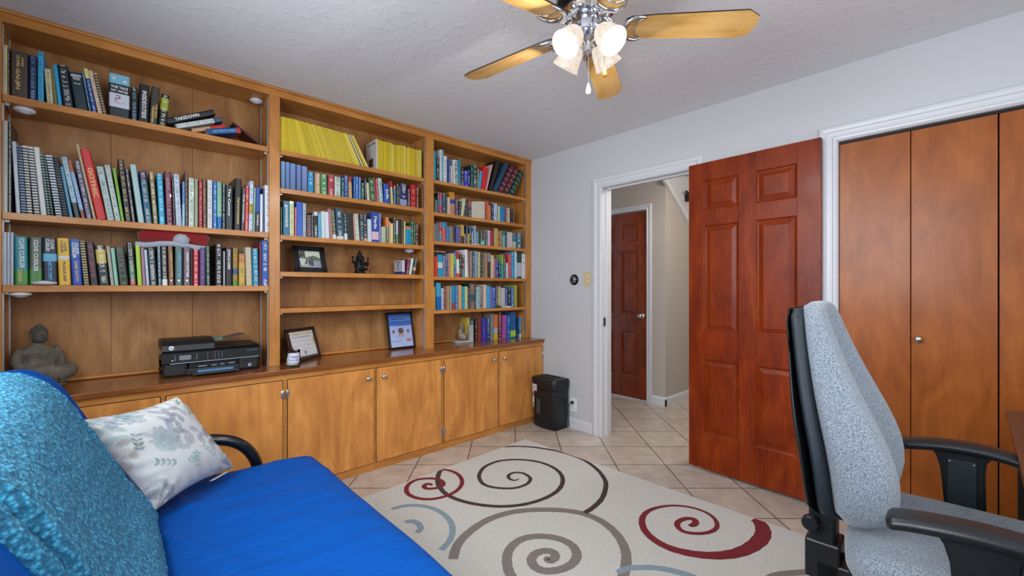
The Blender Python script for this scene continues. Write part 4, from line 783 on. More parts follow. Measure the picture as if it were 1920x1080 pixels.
# pile of books slumped at the right end of the top left shelf
zt = ZF['1A']
def slumped(x, z, ang, w_, L_, col, label, y=2.912, d=.15, bands=(), ink=None, title=None, yaw=0.0):
    me, pg = book_mesh('hardback_book', w_, L_, d, col, bands, ink, True)
    o = link_mesh('hardback_book', me, M_BOOK)
    o.rotation_euler = (0, R(ang), R(yaw)); o.location = (x, y, z); tag(o, label, 'book', 'slumped books at the end of the top left shelf'); add_pages(pg, o)
    if title:
        t = lettering(title[0], .02, title[3], o, vtext('', .02, w_, title[1] * L_, up=True) , 'title', bold=.0004); fit(t, title[2] * L_, title[4] * w_, 2)
    return o
# angle ~ +73 deg : book lying over to the right, its foot on the shelf at the left; origin is its upper-left edge
def lying(xl, zl, slope, w_, L_, *a, **k):
    # lower edge starts at (xl, zl) and rises at slope degrees; spine faces the room
    s_ = R(slope); ang = 90 - slope
    # local z axis -> along the lower edge; local x -> pointing down; origin on the upper edge
    return slumped(xl - w_ * math.sin(s_), zl + w_ * math.cos(s_), ang, w_, L_, *a, **k)
lying(.385, zt + .002, 17, .034, .165, '14407c', 'blue book with red band lying at the bottom of the slumped pile, top left shelf', y=2.900, d=.11, bands=[(.86, 1, 'a82830')], title=('ADVENTURES', .5, .7, M_LBL, .4))
lying(.318, zt + .004, 23, .022, .165, 'b8281c', 'red and tan book in the slumped pile, above the blue one, top left shelf', y=2.922, d=.10, bands=[(0, .55, 'c09468')])
lying(.250, zt + .006, 24.5, .026, .225, 'c4ccc8', 'white book under the black one in the slumped pile, top left shelf', y=2.915, d=.12, bands=[(.82, 1, '2c4868')], ink='707c88')
lying(.212, zt + .020, 27.5, .030, .235, '14181e', 'black book with white title topmost of the slumped pile, top left shelf', y=2.912, d=.13, title=('TAKEDOWN', .42, .5, M_WHT, .55))
fr = B().box(0, .013, 0, .15, 0, .190, .002, 1)
o = fr.obj('picture_frame', mat('oxblood_frame', '#4a1c18', rough=.35)); o.location = (.662, 2.935, zt + .0035); o.rotation_euler = (0, R(-56), 0)
tag(o, 'dark oxblood framed panel leaning on its edge beside the slumped books', 'picture frame')
o.location = (.660, 2.935, zt + .001)

# magazines with yellow spines
zA = 2.0671
def mag(x, w_, h, th, col, y, lab, grp, d=.17):
    me, pg = book_mesh('magazine', w_, h, d, col, (), None if rnd.random() < .3 else '6a5a18', False, merge_pages=True)
    o = link_mesh('magazine', me, M_BOOK); o.location = (x, y, zA + .0004 + (w_ * math.sin(-th) if th < 0 else 0)); o.rotation_euler = (0, -th, 0)
    tag(o, lab, 'magazine', grp); return o
xs = [(.750, 0), (.918, .063), (1.082, .081), (1.207, .085), (1.325, .112)]
def leanat(x):
    for (a, la), (b_, lb_) in zip(xs, xs[1:]):
        if x <= b_: return la + (lb_ - la) * (x - a) / (b_ - a)
    return xs[-1][1]
x = .748; n_ = 0
while x < 1.318:
    dx = leanat(x); h = .212 - .028 * max(0, (x - .9)) ; th = math.atan2(dx, h); w_ = rnd.uniform(.0078, .0098)
    col = rnd.choice(['d8bc1c', 'd2b418', 'dcc228', 'ceb01c', 'd8be30'])
    if x > 1.24 and rnd.random() < .45: col = rnd.choice(['e0d488', 'e8e0b0', '3a3418'])
    mag(x, w_ * math.cos(th), math.hypot(dx, h) * rnd.uniform(.985, 1.0), th, col, 2.905 + rnd.uniform(0, .004), 'yellow-spined magazine leaning in the long packed row left of the gap, middle bay top shelf', 'leaning yellow magazines on the top shelf')
    x += w_ + .0010
x = 1.372; k = 0
while x < 1.742:
    w_ = rnd.uniform(.0080, .0105); h = rnd.uniform(.208, .216)
    col = rnd.choice(['d8bc1c', 'd2b418', 'dcc228', 'ceb01c', 'd8be30', 'c8ac20', 'd8cc70'])
    if k == 0:
        o = mag(x, w_, .217, 0, 'c8c8c6', 2.903, 'white-covered magazine standing first in the upright group, its cover facing left', 'upright yellow magazines on the top shelf', .175)
        Ml = Matrix.Translation((-.0004, .082, .195)) @ Matrix.Rotation(R(-90), 4, 'Z') @ FACE
        t = lettering('The Power of Ideas', .016, M_BLK, o, Ml, 'cover_title', bold=.0002)
        kid('cover_picture', B().box(-.0006, .0, .05, .12, .03, .09), mat('cover_photo', '#5a3c34', rough=.5, var=.5, vscale=40), o)
    else:
        mag(x, w_, h, 0, col, 2.905 + rnd.uniform(0, .004), 'yellow-spined magazine standing upright in the group right of the gap, middle bay top shelf', 'upright yellow magazines on the top shelf')
    x += w_ + .0008; k += 1

# four small books on the shelf below (fourth shelf of the middle bay)
zD = 1.3201
def small(x, w_, h, th, col, label, y, d, bands=(), ink=None, yaw=0):
    me, pg = book_mesh('paperback_book', w_, h, d, col, bands, ink, False); o = link_mesh('paperback_book', me, M_BOOK)
    o.location = (x, y, zD + .0004 + (w_ * math.sin(-th) if th < 0 else 0)); o.rotation_euler = (0, -th, R(yaw)); tag(o, label, 'book', 'small books by the puck light'); add_pages(pg, o); return o
o = small(1.592, .020, .108, 0, 'c4ccd8', 'small pale paperback with a dancer on its cover, facing left beneath the puck light', 2.93, .130, [(0, .2, '2c3878')], '607080')
kid('cover_band', B().box(-.0006, 0, .004, .126, .001, .024), mat('cover_indigo', '#2c3878', rough=.5), o)
kid('cover_field', B().box(-.0006, 0, .004, .126, .0245, .1065), mat('cover_pale', '#b4b8c4', rough=.5), o)
kid('cover_figure', B().tube(smooth_path([(-.001, .064, .038), (-.001, .070, .058), (-.001, .062, .078), (-.001, .066, .086)], 5), .0028, 8), M_BLK, o, True)
Ml = Matrix.Translation((-.0008, .065, .096)) @ Matrix.Rotation(R(-90), 4, 'Z') @ FACE
lettering('Skywriting', .014, M_NAVY, o, Ml, 'cover_title')
small(1.617, .018, .118, R(-8), '741c38', 'small maroon paperback leaning right beside the pale one, middle bay', 2.92, .12, (), 'd8b8c0')
small(1.642, .018, .124, R(-10), 'd0d6d0', 'small white paperback leaning between the maroon and dark green ones', 2.918, .12, (), None)
small(1.667, .024, .124, R(-11), '20443a', 'small dark green patterned paperback leaning at the right end of the four', 2.916, .12, [(.25, .45, 'c89878')], 'c8c8b0')
# ------------------------------------------------------------------ things on the shelves
def frame_thing(name, loc, yaw, tilt, w_, h_, bw, dep, fm, label, cat='picture frame', bev=.002):
    """free-standing frame: local x across, z up, face towards -y"""
    t = empty(name, loc, label=label, cat=cat, rot=(R(-tilt), 0, R(yaw)))
    bd = B()
    bd.box(0, w_, 0, dep, 0, bw, bev).box(0, w_, 0, dep, h_ - bw, h_, bev).box(0, bw, 0, dep, 0, h_, bev).box(w_ - bw, w_, 0, dep, 0, h_, bev)
    kid('frame', bd, fm, t)
    kid('backing', B().box(bw * .6, w_ - bw * .6, dep * .55, dep * .9, bw * .6, h_ - bw * .6), DARK, t)
    return t
def stand(t, w_, h_, dep, tilt, reach):
    s_ = B(); hz = h_ * .72; a = R(reach)
    s_.loft([[(w_ * .5 - .025, dep, hz), (w_ * .5 + .025, dep, hz), (w_ * .5 + .025, dep + .003, hz), (w_ * .5 - .025, dep + .003, hz)],
             [(w_ * .5 - .03, dep + math.sin(a) * hz * .9, hz - math.cos(a) * hz * .9), (w_ * .5 + .03, dep + math.sin(a) * hz * .9, hz - math.cos(a) * hz * .9), (w_ * .5 + .03, dep + .003 + math.sin(a) * hz * .9, hz - math.cos(a) * hz * .9), (w_ * .5 - .03, dep + .003 + math.sin(a) * hz * .9, hz - math.cos(a) * hz * .9)]])
    return kid('easel_back', s_, BLACK_PL, t)
FR_DK = mat('espresso_frame', '#33211a', rough=.3); FR_BK = mat('black_frame', '#15181c', rough=.3, var=.4, vscale=60); FR_NV = mat('black_gloss_frame', '#0c1016', rough=.25)
# certificate
cw, ch = .265, .215
t = frame_thing('certificate_frame', (.826, 2.905, CT + .004), 34, 17, cw, ch, .022, .015, FR_DK, 'brown framed certificate with gold heading leaning behind the candle jar')
kid('certificate', B().box(.02, cw - .02, .006, .008, .02, ch - .02), mat('certificate_paper', '#d8dadc', rough=.35, coat=.3), t)
def ft(s, x, z, wdt, hgt, m, par, y=.0055, nm='lettering'):
    q = lettering(s, .02, m, par, Matrix.Translation((x, y, z)) @ FACE, nm); fit(q, wdt, hgt, 0); return q
ft('CONGRATULATIONS!', cw / 2, .176, .190, .018, mat('gold_foil', '#c4a850', rough=.4), t)
ft('YOU JUST WON AN INCREDIBLE TICKET', cw / 2, .156, .17, .006, M_BLK, t)
kid('ruled_line', B().box(.03, cw - .03, .0052, .006, .128, .129).box(.03, cw - .03, .0052, .006, .098, .0992).box(.03, cw - .03, .0052, .006, .07, .071), mat('grey_line', '#8a8c88', rough=.5), t)
kid('gold_corner', B().box(cw - .036, cw - .022, .0052, .006, .105, .145).box(.022, .034, .0052, .006, .06, .10), MATS['gold_foil'], t)
ft('MAKE', .135, .053, .022, .008, M_BLK, t); ft('MAGIC', .135, .042, .024, .008, M_BLK, t)
kid('lower_stripe', B().box(.022, cw - .022, .0052, .006, .024, .028), M_BLK, t)
stand(t, cw, ch, .015, 17, 35)
# blue award
aw, ah = .225, .285
t = frame_thing('award_frame', (1.535, 3.015, CT + .004), 3, 12, aw, ah, .014, .018, FR_NV, 'black framed blue award with medal rosette at the right of the middle bay')
def award_mat():
    m, nt, b = new_mat('award_print'); L = nt.links.new
    tc = nt.nodes.new('ShaderNodeTexCoord'); sp = nt.nodes.new('ShaderNodeSeparateXYZ'); L(tc.outputs['Generated'], sp.inputs[0])
    r = nt.nodes.new('ShaderNodeValToRGB'); cr = r.color_ramp; cr.elements[0].position = 0; cr.elements[0].color = hx('#b0c4ea'); cr.elements[1].position = 1; cr.elements[1].color = hx('#2850a8')
    e = cr.elements.new(.62); e.color = hx('#a4b4ea'); e = cr.elements.new(.66); e.color = hx('#1c62c8'); e = cr.elements.new(.85); e.color = hx('#5c94e0')
    L(sp.outputs[2], r.inputs[0]); L(r.outputs[0], b.inputs['Base Color']); b.inputs['Roughness'].default_value = .3; b.inputs['Coat Weight'].default_value = .5; return m
kid('award_sheet', B().box(.013, aw - .013, .006, .008, .013, ah - .013), award_mat(), t)
ft('ildboard Awards', aw * .42, .232, .11, .012, M_BLK, t); ft('Wildboard Colorado Online Sales', aw / 2, .208, .175, .011, M_NAVY, t)
t_ = ft('Best in Show 2018', aw / 2, .185, .07, .005, mat('grey_print', '#60646c', rough=.5), t)
ros = B()
def rosette(cx, cz, r_):
    ros.m(0).at((cx, .0058, cz), (R(90), 0, 0)).lathe([(r_, 0), (r_ * .9, .0012), (r_ * .5, .0016)], 20)
    for s_ in (-1, 1):
        ros.m(1).at((0, 0, 0)).loft([[(cx + s_ * a * r_, y, cz + b_ * r_) for a, b_ in ((.1, -.3), (.7, -.7), (1.0, -1.9), (.6, -1.6), (.2, -2.0))] for y in (.0046, .0058)])
for cx_, cz_, r0_ in ((aw / 2, .138, .024), (.048, .135, .011), (aw - .048, .135, .011)):
    ros = B(); rosette(cx_, cz_, r0_); kid('medal', ros, [mat('bronze_print', '#5c5044', rough=.5, var=.5, vscale=120), mat('ribbon_print', '#b89880', rough=.5)], t)
kid('red_badge', B().box(aw - .068, aw - .026, .0052, .006, .052, .072), mat('badge_red', '#c87078', rough=.5, var=.4, vscale=150), t)
ft('Online Awards', .068, .058, .07, .008, mat('teal_print', '#2a6c9c', rough=.5), t)
stand(t, aw, ah, .018, 12, 16)
# black photo frame on the fourth shelf
pw, ph = .200, .186
t = frame_thing('photo_frame', (.842, 2.925, 1.3201 + .003), 0, 22, pw, ph, .034, .014, FR_BK, 'black framed beach snapshot leaning on the fourth shelf of the middle bay')
def photo_mesh():
    nx, nz = 40, 34; vs = []; fs = []; cols = []
    for j in range(nz + 1):
        for i in range(nx + 1): vs.append((.032 + (pw - .064) * i / nx, .007, .032 + (ph - .064) * j / nz))
    r_ = random.Random(3)
    for j in range(nz):
        for i in range(nx):
            fs.append((j * (nx + 1) + i, j * (nx + 1) + i + 1, (j + 1) * (nx + 1) + i + 1, (j + 1) * (nx + 1) + i)); u, v = i / nx, j / nz
            c = 'ccd4c0'
            if v < .72 - .1 * abs(u - .65) * 4 and u > .3: c = '5c6650'
            if v < .42: c = '8c9498' if u > .6 else 'b8bab4'
            if u < .30 and v > .55 - .2 * u: c = '4a4640'
            if (u - .28) ** 2 * 3 + (v - .38) ** 2 < .03: c = '5c3c38'
            if (u - .52) ** 2 * 4 + (v - .30) ** 2 < .06: c = '3c4458'
            if (u - .16) ** 2 + (v - .42) ** 2 < .02: c = 'd0d4d0'
            if v < .14 and u < .45: c = '98a088'
            if r_.random() < .18: c = r_.choice(['8a8c84', '6a6c64', 'b0b4a8'])
            cols.append(hx(c))
    me = bpy.data.meshes.new('snapshot'); me.from_pydata(vs, [], fs); ca = me.color_attributes.new('tint', 'FLOAT_COLOR', 'CORNER')
    for p in me.polygons:
        for li in p.loop_indices: ca.data[li].color = cols[p.index]
    return me
M_PRINT = attr_mat('printed_surface', rough=.3, coat=.3)
link_mesh('snapshot', photo_mesh(), M_PRINT, t)
stand(t, pw, ph, .014, 22, 40)
# candle jar
t = empty('candle_jar', (.790, 2.800, CT + .0005), label='small glass candle jar with blue script standing before the certificate', cat='candle')
GLASS = mat('clear_glass', '#eef2f2', rough=.03, trans=1.0, ior=1.12)
kid('jar', B().lathe([(.001, 0), (.038, 0), (.041, .004), (.041, .098), (.0385, .098), (.0385, .012), (.001, .011)], 36, cap=False), GLASS, t, True)
kid('wax', B().lathe([(.001, .0125), (.0375, .0125), (.0375, .058), (.001, .057)], 32, cap=False), mat('cream_wax', '#dcdcd4', rough=.6), t, 'auto')
kid('wick', B().tube([(0, 0, .056), (.001, 0, .070)], .0010, 6), DARK, t)
lb = B(); n_ = 14
lb.loft([[(.0414 * math.cos(a), .0414 * math.sin(a), z) for z in (.028, .084)] for a in [R(-135 + 90 * k / n_) for k in range(n_ + 1)]], cap=False, closed=False)
kid('label_sheet', lb, mat('candle_label', '#d8dae4', rough=.5, var=.15, vscale=40), t, True)
def wrap(o, rad, ang):
    for v in o.data.vertices:
        a = ang + v.co.x / rad; dd = rad - v.co.y; v.co.x, v.co.y = dd * math.cos(a), dd * math.sin(a)
    o.data.update()
q = lettering('Happy', .024, mat('blue_script', '#3a58a0', rough=.5), t, Matrix.Translation((0, -.0004, .062)) @ FACE, 'lettering'); fit(q, .05, .018, 0); wrap(q, .0418, R(-90))
q = lettering('Birthday', .024, MATS['blue_script'], t, Matrix.Translation((0, -.0004, .042)) @ FACE, 'lettering'); fit(q, .055, .014, 0); wrap(q, .0418, R(-90))
# printer
t = empty('printer', (.405, 2.985, CT + .0005), 0, label='black all-in-one printer on the worktop under the left bay', cat='printer')
PB = mat('printer_black', '#0b0d10', rough=.42, spec=.25); PM = mat('printer_matt', '#17181a', rough=.45, bump=.1, bscale=500); PG = mat('printer_grey', '#3a4048', rough=.4)
w2 = .222
bd = B(); bd.box(-w2, w2, -.115, .130, .0, .040, .008).box(-w2, -.115, -.120, .1, .002, .098, .014, 3).box(.115, w2, -.120, .1, .002, .098, .014, 3).box(-w2, w2, -.06, .130, .04, .098, .006).box(-w2, w2, -.120, .130, .092, .100, .003)
kid('body', bd, PM, t)
pn = B(); pn.loft([[(x, y, z) for y, z in ((-.124, .072), (-.134, .078), (-.128, .128), (-.118, .137), (-.10, .137), (-.10, .072))] for x in (-w2 - .002, -w2 + .006, w2 - .006, w2 + .002)])
pnl = kid('control_panel', pn, PB, t)
kid('screen', B().at((-.128, -.1325, .103), (R(-7), 0, 0)).box(-.026, .026, -.0012, 0, -.013, .013, .0008), mat('dim_screen', '#3c3f4a', rough=.15), pnl)
bt_ = B()
for x in (-.170, -.078): 
    for z in (.094, .104, .114): bt_.at((x, -.1335, z), (R(-7), 0, 0)).box(-.003, .003, -.0012, .001, -.0015, .0015)
for x in (-.030, .004, .020, .036):
    for z in (.090, .100, .110, .120): bt_.at((x, -.1325, z), (R(-7), 0, 0)).box(-.002, .002, -.0012, .001, -.0012, .0012)
kid('button', bt_, mat('button_print', '#8c98a4', rough=.5), pnl)
kid('trim_line', B().box(-w2 + .03, w2 - .004, -.1352, -.128, .0735, .0770, .0008), mat('silver_line', '#b4c4cc', rough=.25, metal=.5), t)
q = lettering('Deskjet Ink 4600', .008, MATS['button_print'], pnl, Matrix.Translation((.18, -.1335, .116)) @ FACE, 'model_lettering')
ld = B(); ld.box(-w2, w2, -.115, .130, .137, .147, .004)
lid = kid('scanner_lid', ld, PB, t)
fd = B(); fd.loft([[(x, y, z) for y, z in ((-.118, .140), (-.112, .168), (-.085, .190), (-.03, .198), (.10, .192), (.125, .175), (.128, .140))] for x in (-w2 - .001, -w2 + .012, -.006, .004)])
fdr = kid('paper_feeder', fd, PM, t)
lg = B().at((-w2 + .037, -.1165, .156), (R(76), 0, 0)).lathe([(.0115, 0), (.0115, .001)], 28)
lgo = kid('logo_disc', lg, mat('logo_white', '#d8dcde', rough=.4), fdr)
q = lettering('hp', .017, M_BLK, fdr, Matrix.Translation((-w2 + .037, -.1182, .156)) @ Matrix.Rotation(R(-14), 4, 'X') @ FACE, 'logo')
for v in q.data.vertices: v.co.x += (v.co.z - .156) * .3
tr = B(); tr.box(.01, .16, -.02, .09, .168, .171, .001); trr = kid('feeder_tray', B().loft([[(x, -.02, z), (x, .09, z), (x, .09, z + .003), (x, -.02, z + .003)] for x, z in ((-.01, .172), (.08, .180), (.165, .198))]), PG, t)
kid('paper_guide', B().box(.0, .055, -.03, -.018, .172, .184, .002).box(.0, .06, .0, .004, .178, .188), mat('green_guide', '#4c7c68', rough=.4), t); tr.bm.free()
kid('paper_slot', B().box(-.11, .112, -.112, -.055, .042, .070), mat('dark_slot', '#050608', rough=.6), t)
op = B(); op.loft([[(x, y, z) for x in (-.10, .112)] + [(x, y, z + .004) for x in (.112, -.10)] for y, z in ((-.06, .030), (-.150, .014), (-.178, .012))]); kid('output_tray', op, PG, t)
kid('tray_sheet', B().loft([[(x, y, z) for x in (-.075, .090)] + [(x, y, z + .001) for x in (.090, -.075)] for y, z in ((-.06, .0365), (-.150, .0195))]), mat('tray_blue', '#6c9cc8', rough=.4), t)
kid('roller', B().box(-.07, -.03, -.1135, -.10, .044, .049).box(-.01, .015, -.1135, -.10, .044, .049).box(.03, .05, -.1135, -.10, .045, .050).box(.07, .10, -.1135, -.10, .046, .051), mat('roller_grey', '#8c9894', rough=.5), t)
kid('sticker', B().box(.165, .180, -.1212, -.119, .020, .036), mat('sticker_pale', '#b8b4d8', rough=.5), t); kid('sticker_mark', B().box(.169, .177, -.1216, -.119, .024, .032), mat('sticker_blue', '#3c3c78', rough=.5), t)
kid('power_light', B().at((-w2 + .040, -.1335, .092), (R(90), 0, 0)).lathe([(.0035, 0), (.003, .001)], 14), mat('logo_white', '#d8dcde'), t)
# stone seated figure
STONE = mat('weathered_stone', '#686155', rough=.9, bump=.8, bscale=70, var=.35, vscale=14)
STONED = mat('dark_stone', '#524e46', rough=.85, bump=.8, bscale=90, var=.3, vscale=20)
t = empty('buddha_statue', (-.258, 2.985, CT + .0005), R(32), label='weathered grey stone seated meditating statue at the left end of the worktop', cat='statue')
b1 = B(); prof = [(.001, 0), (.10, 0), (.112, .012), (.108, .022), (.095, .026), (.112, .034), (.118, .045), (.105, .055), (.001, .056)]
b1.lathe(prof, 40, cap=False)
for v in b1.bm.verts: v.co.x *= 1.12; v.co.y *= .78
for k in range(18):
    a = k * math.tau / 18; b1.ell((.126 * math.cos(a), .088 * math.sin(a), .042), (.018, .016, .018), 10, 8)
kid('lotus_base', b1, STONE, t, True)
b2 = B()
def fig(bd, rings, seg=28):
    rr = []
    for (cx, cy, z, rx, ry) in rings: rr.append([(cx + rx * math.cos(math.tau * k / seg), cy + ry * math.sin(math.tau * k / seg), z) for k in range(seg)])
    bd.loft(rr)
# crossed legs and robe folds, torso
b2.tube(smooth_path([(.05, .02, .085), (.115, -.02, .080), (.120, -.055, .078), (.06, -.082, .076), (-.02, -.085, .074)], 6), [.036 - .0 * k for k in range(25)], 14)
b2.tube(smooth_path([(-.05, .02, .085), (-.115, -.02, .080), (-.120, -.055, .078), (-.06, -.078, .082), (.02, -.080, .088)], 6), .034, 14)
fig(b2, [(0, .01, .060, .085, .062), (0, .010, .09, .090, .060), (0, .010, .12, .092, .058), (0, .012, .15, .094, .056), (0, .014, .172, .094, .052), (0, .015, .188, .084, .045), (0, .014, .203, .056, .034), (0, .010, .212, .028, .024), (0, .006, .225, .024, .022)])
for s_ in (-1, 1):
    b2.tube(smooth_path([(s_ * .078, .012, .186), (s_ * .096, .006, .160), (s_ * .100, -.010, .125), (s_ * .075, -.045, .100), (s_ * .03, -.068, .098), (s_ * .008, -.074, .098)], 5), [.024] * 10 + [.022] * 8 + [.016] * 8, 12)
    for k in range(4): b2.tube([(s_ * .018, -.070, .104 - k * .006), (-s_ * .010, -.084, .102 - k * .006), (-s_ * .022, -.082, .101 - k * .006)], .0045, 6)
body = kid('body', b2, STONE, t, True)
b3 = B()
for k in range(8):
    q = .022 + k * .0085
    pts = [(q * .95 * math.cos(a), -.030 - .012 * abs(math.sin(a)) + .0018 * k, .176 - .0 - q * .75 * -math.sin(a)) for a in [math.pi + math.pi * i / 14 for i in range(15)]]
    b3.tube([(x * 1.05, y - .006, z) for x, y, z in pts], .0034, 6)
for k in range(6): b3.tube(smooth_path([(-.118 + k * .01, -.035 - k * .010, .104 - k * .004), (-.06, -.104 + k * .003, .096 - k * .010), (.0, -.112 + k * .003, .070 - k * .003), (.06, -.104, .098 - k * .010), (.118 - k * .01, -.035 - k * .010, .104 - k * .004)], 5), .0042, 6)
kid('robe_folds', b3, STONE, t, True)
b4 = B(); fig(b4, [(0, -.002, .222, .020, .022), (0, -.006, .230, .030, .032), (0, -.006, .244, .035, .038), (0, -.003, .258, .036, .039), (0, 0, .272, .036, .038), (0, .003, .284, .031, .033), (0, .004, .292, .018, .020), (0, .004, .295, .006, .007)])
b4.ell((0, -.045, .250), (.005, .009, .011), 10, 8)
for s_ in (-1, 1):
    b4.ell((s_ * .013, -.0405, .259), (.0085, .004, .0028), 10, 6); b4.ell((s_ * .037, .0, .250), (.005, .009, .022), 10, 8)
b4.ell((0, -.0405, .238), (.010, .0045, .0028), 10, 6)
head = kid('head', b4, STONED, t, True)
b5 = B(); r_ = random.Random(5)
for lv in range(5):
    z = .268 + lv * .0068; rad = .037 * math.sqrt(max(.05, 1 - ((z - .262) / .037) ** 2)) + .002; n_ = max(6, int(rad * 600))
    for k in range(n_):
        a = k * math.tau / n_ + lv * .2
        if lv < 1 and math.sin(a) < -.2 and z < .27: continue
        b5.ell((rad * math.cos(a), .002 + rad * 1.03 * math.sin(a), z), (.0042, .0042, .0042), 7, 5)
b5.lathe([(.018, .294), (.017, .302), (.010, .309), (.001, .311)], 16)
kid('hair_curls', b5, STONED, head, True)
for q_ in [t] : q_.scale = (.76, .80, .98)
# many-armed dark figurine
BRZ = mat('dark_bronze_cast', '#1a1c20', rough=.38, metal=.5, bump=.6, bscale=140)
t = empty('figurine', (1.285, 2.985, 1.3201 + .0005), R(10), label='small dark many-armed elephant-headed figurine on the fourth shelf of the middle bay', cat='figurine')
f1 = B(); f1.lathe([(.036, 0), (.040, .004), (.038, .014), (.032, .018), (.036, .024), (.001, .026)], 24); kid('base', f1, BRZ, t, 'auto')
f2 = B(); fig(f2, [(0, 0, .024, .034, .026), (0, 0, .04, .036, .028), (0, -.003, .058, .030, .026), (0, -.002, .075, .026, .020), (0, 0, .088, .030, .018), (0, 0, .096, .016, .014)], 18)
f2.tube(smooth_path([(.02, 0, .036), (.042, -.02, .034), (.02, -.034, .032), (-.01, -.034, .03)], 4), .010, 10); f2.tube(smooth_path([(-.02, 0, .036), (-.044, -.018, .036), (-.036, -.034, .022), (-.03, -.036, .006)], 4), .009, 10)
for s_, e1, e2 in ((1, (.055, -.004, .075), (.060, -.012, .108)), (-1, (-.052, -.004, .078), (-.060, -.010, .115)), (1, (.048, -.012, .058), (.050, -.03, .074)), (-1, (-.046, -.014, .054), (-.044, -.03, .044))):
    f2.tube(smooth_path([(s_ * .022, 0, .088), e1, e2], 5), [.009] * 4 + [.0075] * 4 + [.006] * 3, 10); f2.ell(e2, (.009, .006, .009), 10, 8)
kid('body', f2, BRZ, t, True)
f3 = B(); f3.ell((0, -.010, .108), (.018, .018, .018)); f3.tube(smooth_path([(0, -.026, .106), (.002, -.034, .092), (-.004, -.034, .078), (-.014, -.034, .070), (-.020, -.034, .076)], 5), [.0075 - .0002 * k for k in range(21)], 10)
for s_ in (-1, 1): f3.ell((s_ * .024, -.004, .108), (.014, .004, .016), 12, 8); f3.tube([(s_ * .007, -.024, .098), (s_ * .011, -.034, .094)], .002, 6)
f3.lathe([(.020, .118), (.022, .124), (.017, .130), (.018, .136), (.012, .146), (.010, .152), (.004, .162), (.001, .170)], 18)
kid('head', f3, BRZ, t, True)
# stone bookend with a curled animal figure
BEI = mat('pale_stone', '#a8a49c', rough=.85, bump=.4, bscale=80, var=.2, vscale=20)
t = empty('bookend', (2.225, 3.040, CT + .0005), R(-12), label='pale stone bookend with a carved animal, left of the books on the worktop', cat='bookend')
kid('base', B().box(-.085, .085, -.055, .055, 0, .018, .003).box(.045, .085, -.055, .055, .018, .150, .003), BEI, t)
a1 = B(); a1.ell((0, -.012, .050), (.036, .032, .034), 20, 14); a1.ell((.0, -.042, .045), (.022, .016, .024), 16, 10); a1.tube(smooth_path([(-.01, 0, .05), (-.015, 0, .09), (-.005, -.002, .125), (-.012, -.004, .15)], 5), [.026, .025, .024, .023, .022, .021, .020, .020, .019, .018, .018, .017, .015, .012, .010, .006], 14)
a1.ell((-.015, -.028, .125), (.013, .018, .012), 12, 8); a1.ell((.004, .004, .155), (.006, .004, .018), 10, 8); a1.ell((-.014, .006, .153), (.006, .004, .018), 10, 8)
kid('carved_animal', a1, mat('carved_stone', '#8a8272', rough=.8, bump=.6, bscale=60, var=.45, vscale=30), t, True)
# large face-out paperback at the end of the worktop row
me, pg = book_mesh('paperback_book', .020, .192, .125, '5a9cd8', [(0, .18, 'dcdcc8'), (.18, .38, '3a9c8c')], None, False); o = link_mesh('paperback_book', me, M_BOOK)
o.location = (2.838, 2.955, CT + .0005); o.rotation_euler = (0, 0, R(-6)); tag(o, 'blue paperback with illustrated cover facing left, at the right end of the worktop row', 'book', 'books on the worktop under the right bay'); add_pages(pg, o)
r_ = random.Random(11); cv = B()
cv.m(0).box(-.0007, 0, .002, .123, .001, .191); cv.m(1).box(-.0012, 0, .004, .121, .020, .004 + .02)
for k in range(10): cv.m(2 + k % 2).box(-.0013, 0, .008 + .012 * k, .018 + .012 * k, .055 + .02 * r_.random(), .075 + .03 * r_.random())
kid('cover_art', cv, [mat('cover_sky', '#2a6c9c', rough=.35, var=.5, vscale=30), mat('cover_cream', '#c8ccb8', rough=.4), mat('cover_dark', '#1c2c44', rough=.4), mat('cover_rose', '#b06088', rough=.4)], o)
ML = Matrix.Rotation(R(-90), 4, 'Z') @ FACE
lettering('SEA', .04, M_NAVY, o, Matrix.Translation((-.0016, .062, .145)) @ ML, 'cover_title', bold=.001)
# red and white felt hat lying on the books
RF = mat('red_felt', '#8c0c14', rough=.95, bump=.6, bscale=300, sheen=.5); WF = mat('white_fluff', '#a8aebc', rough=1.0, bump=1.0, bscale=240, sheen=.6)
zb = 1.2328
t = empty('santa_hat', (.245, 2.965, zb + .2), R(0), label='red felt hat with white pompom lying on top of books, left bay third shelf', cat='hat')
h1 = B(); hp = smooth_path([(-.150, .0, .045), (-.10, 0, .058), (-.03, 0, .062), (.05, 0, .060), (.11, 0, .052), (.145, 0, .042)], 8)
h1.tube(hp, [.012 + .026 * math.sin(math.pi * (k + 3) / (len(hp) + 5)) ** .5 for k in range(len(hp))], 16, flat=1.5); kid('cone', h1, RF, t, True)
h2 = B(); bp_ = smooth_path([(-.165, -.045, .012), (-.12, -.05, .010), (-.06, -.055, .020), (.0, -.05, .022), (.08, -.045, .010), (.135, -.04, .006)], 6); h2.tube(bp_, .014, 12); kid('brim', h2, WF, t, True)
h3 = B(); h3.ell((.022, -.040, .046), (.036, .030, .034), 22, 16)
for v in h3.bm.verts: v.co += v.normal * rnd.uniform(-.002, .002)
kid('pompom', h3, WF, t, True)
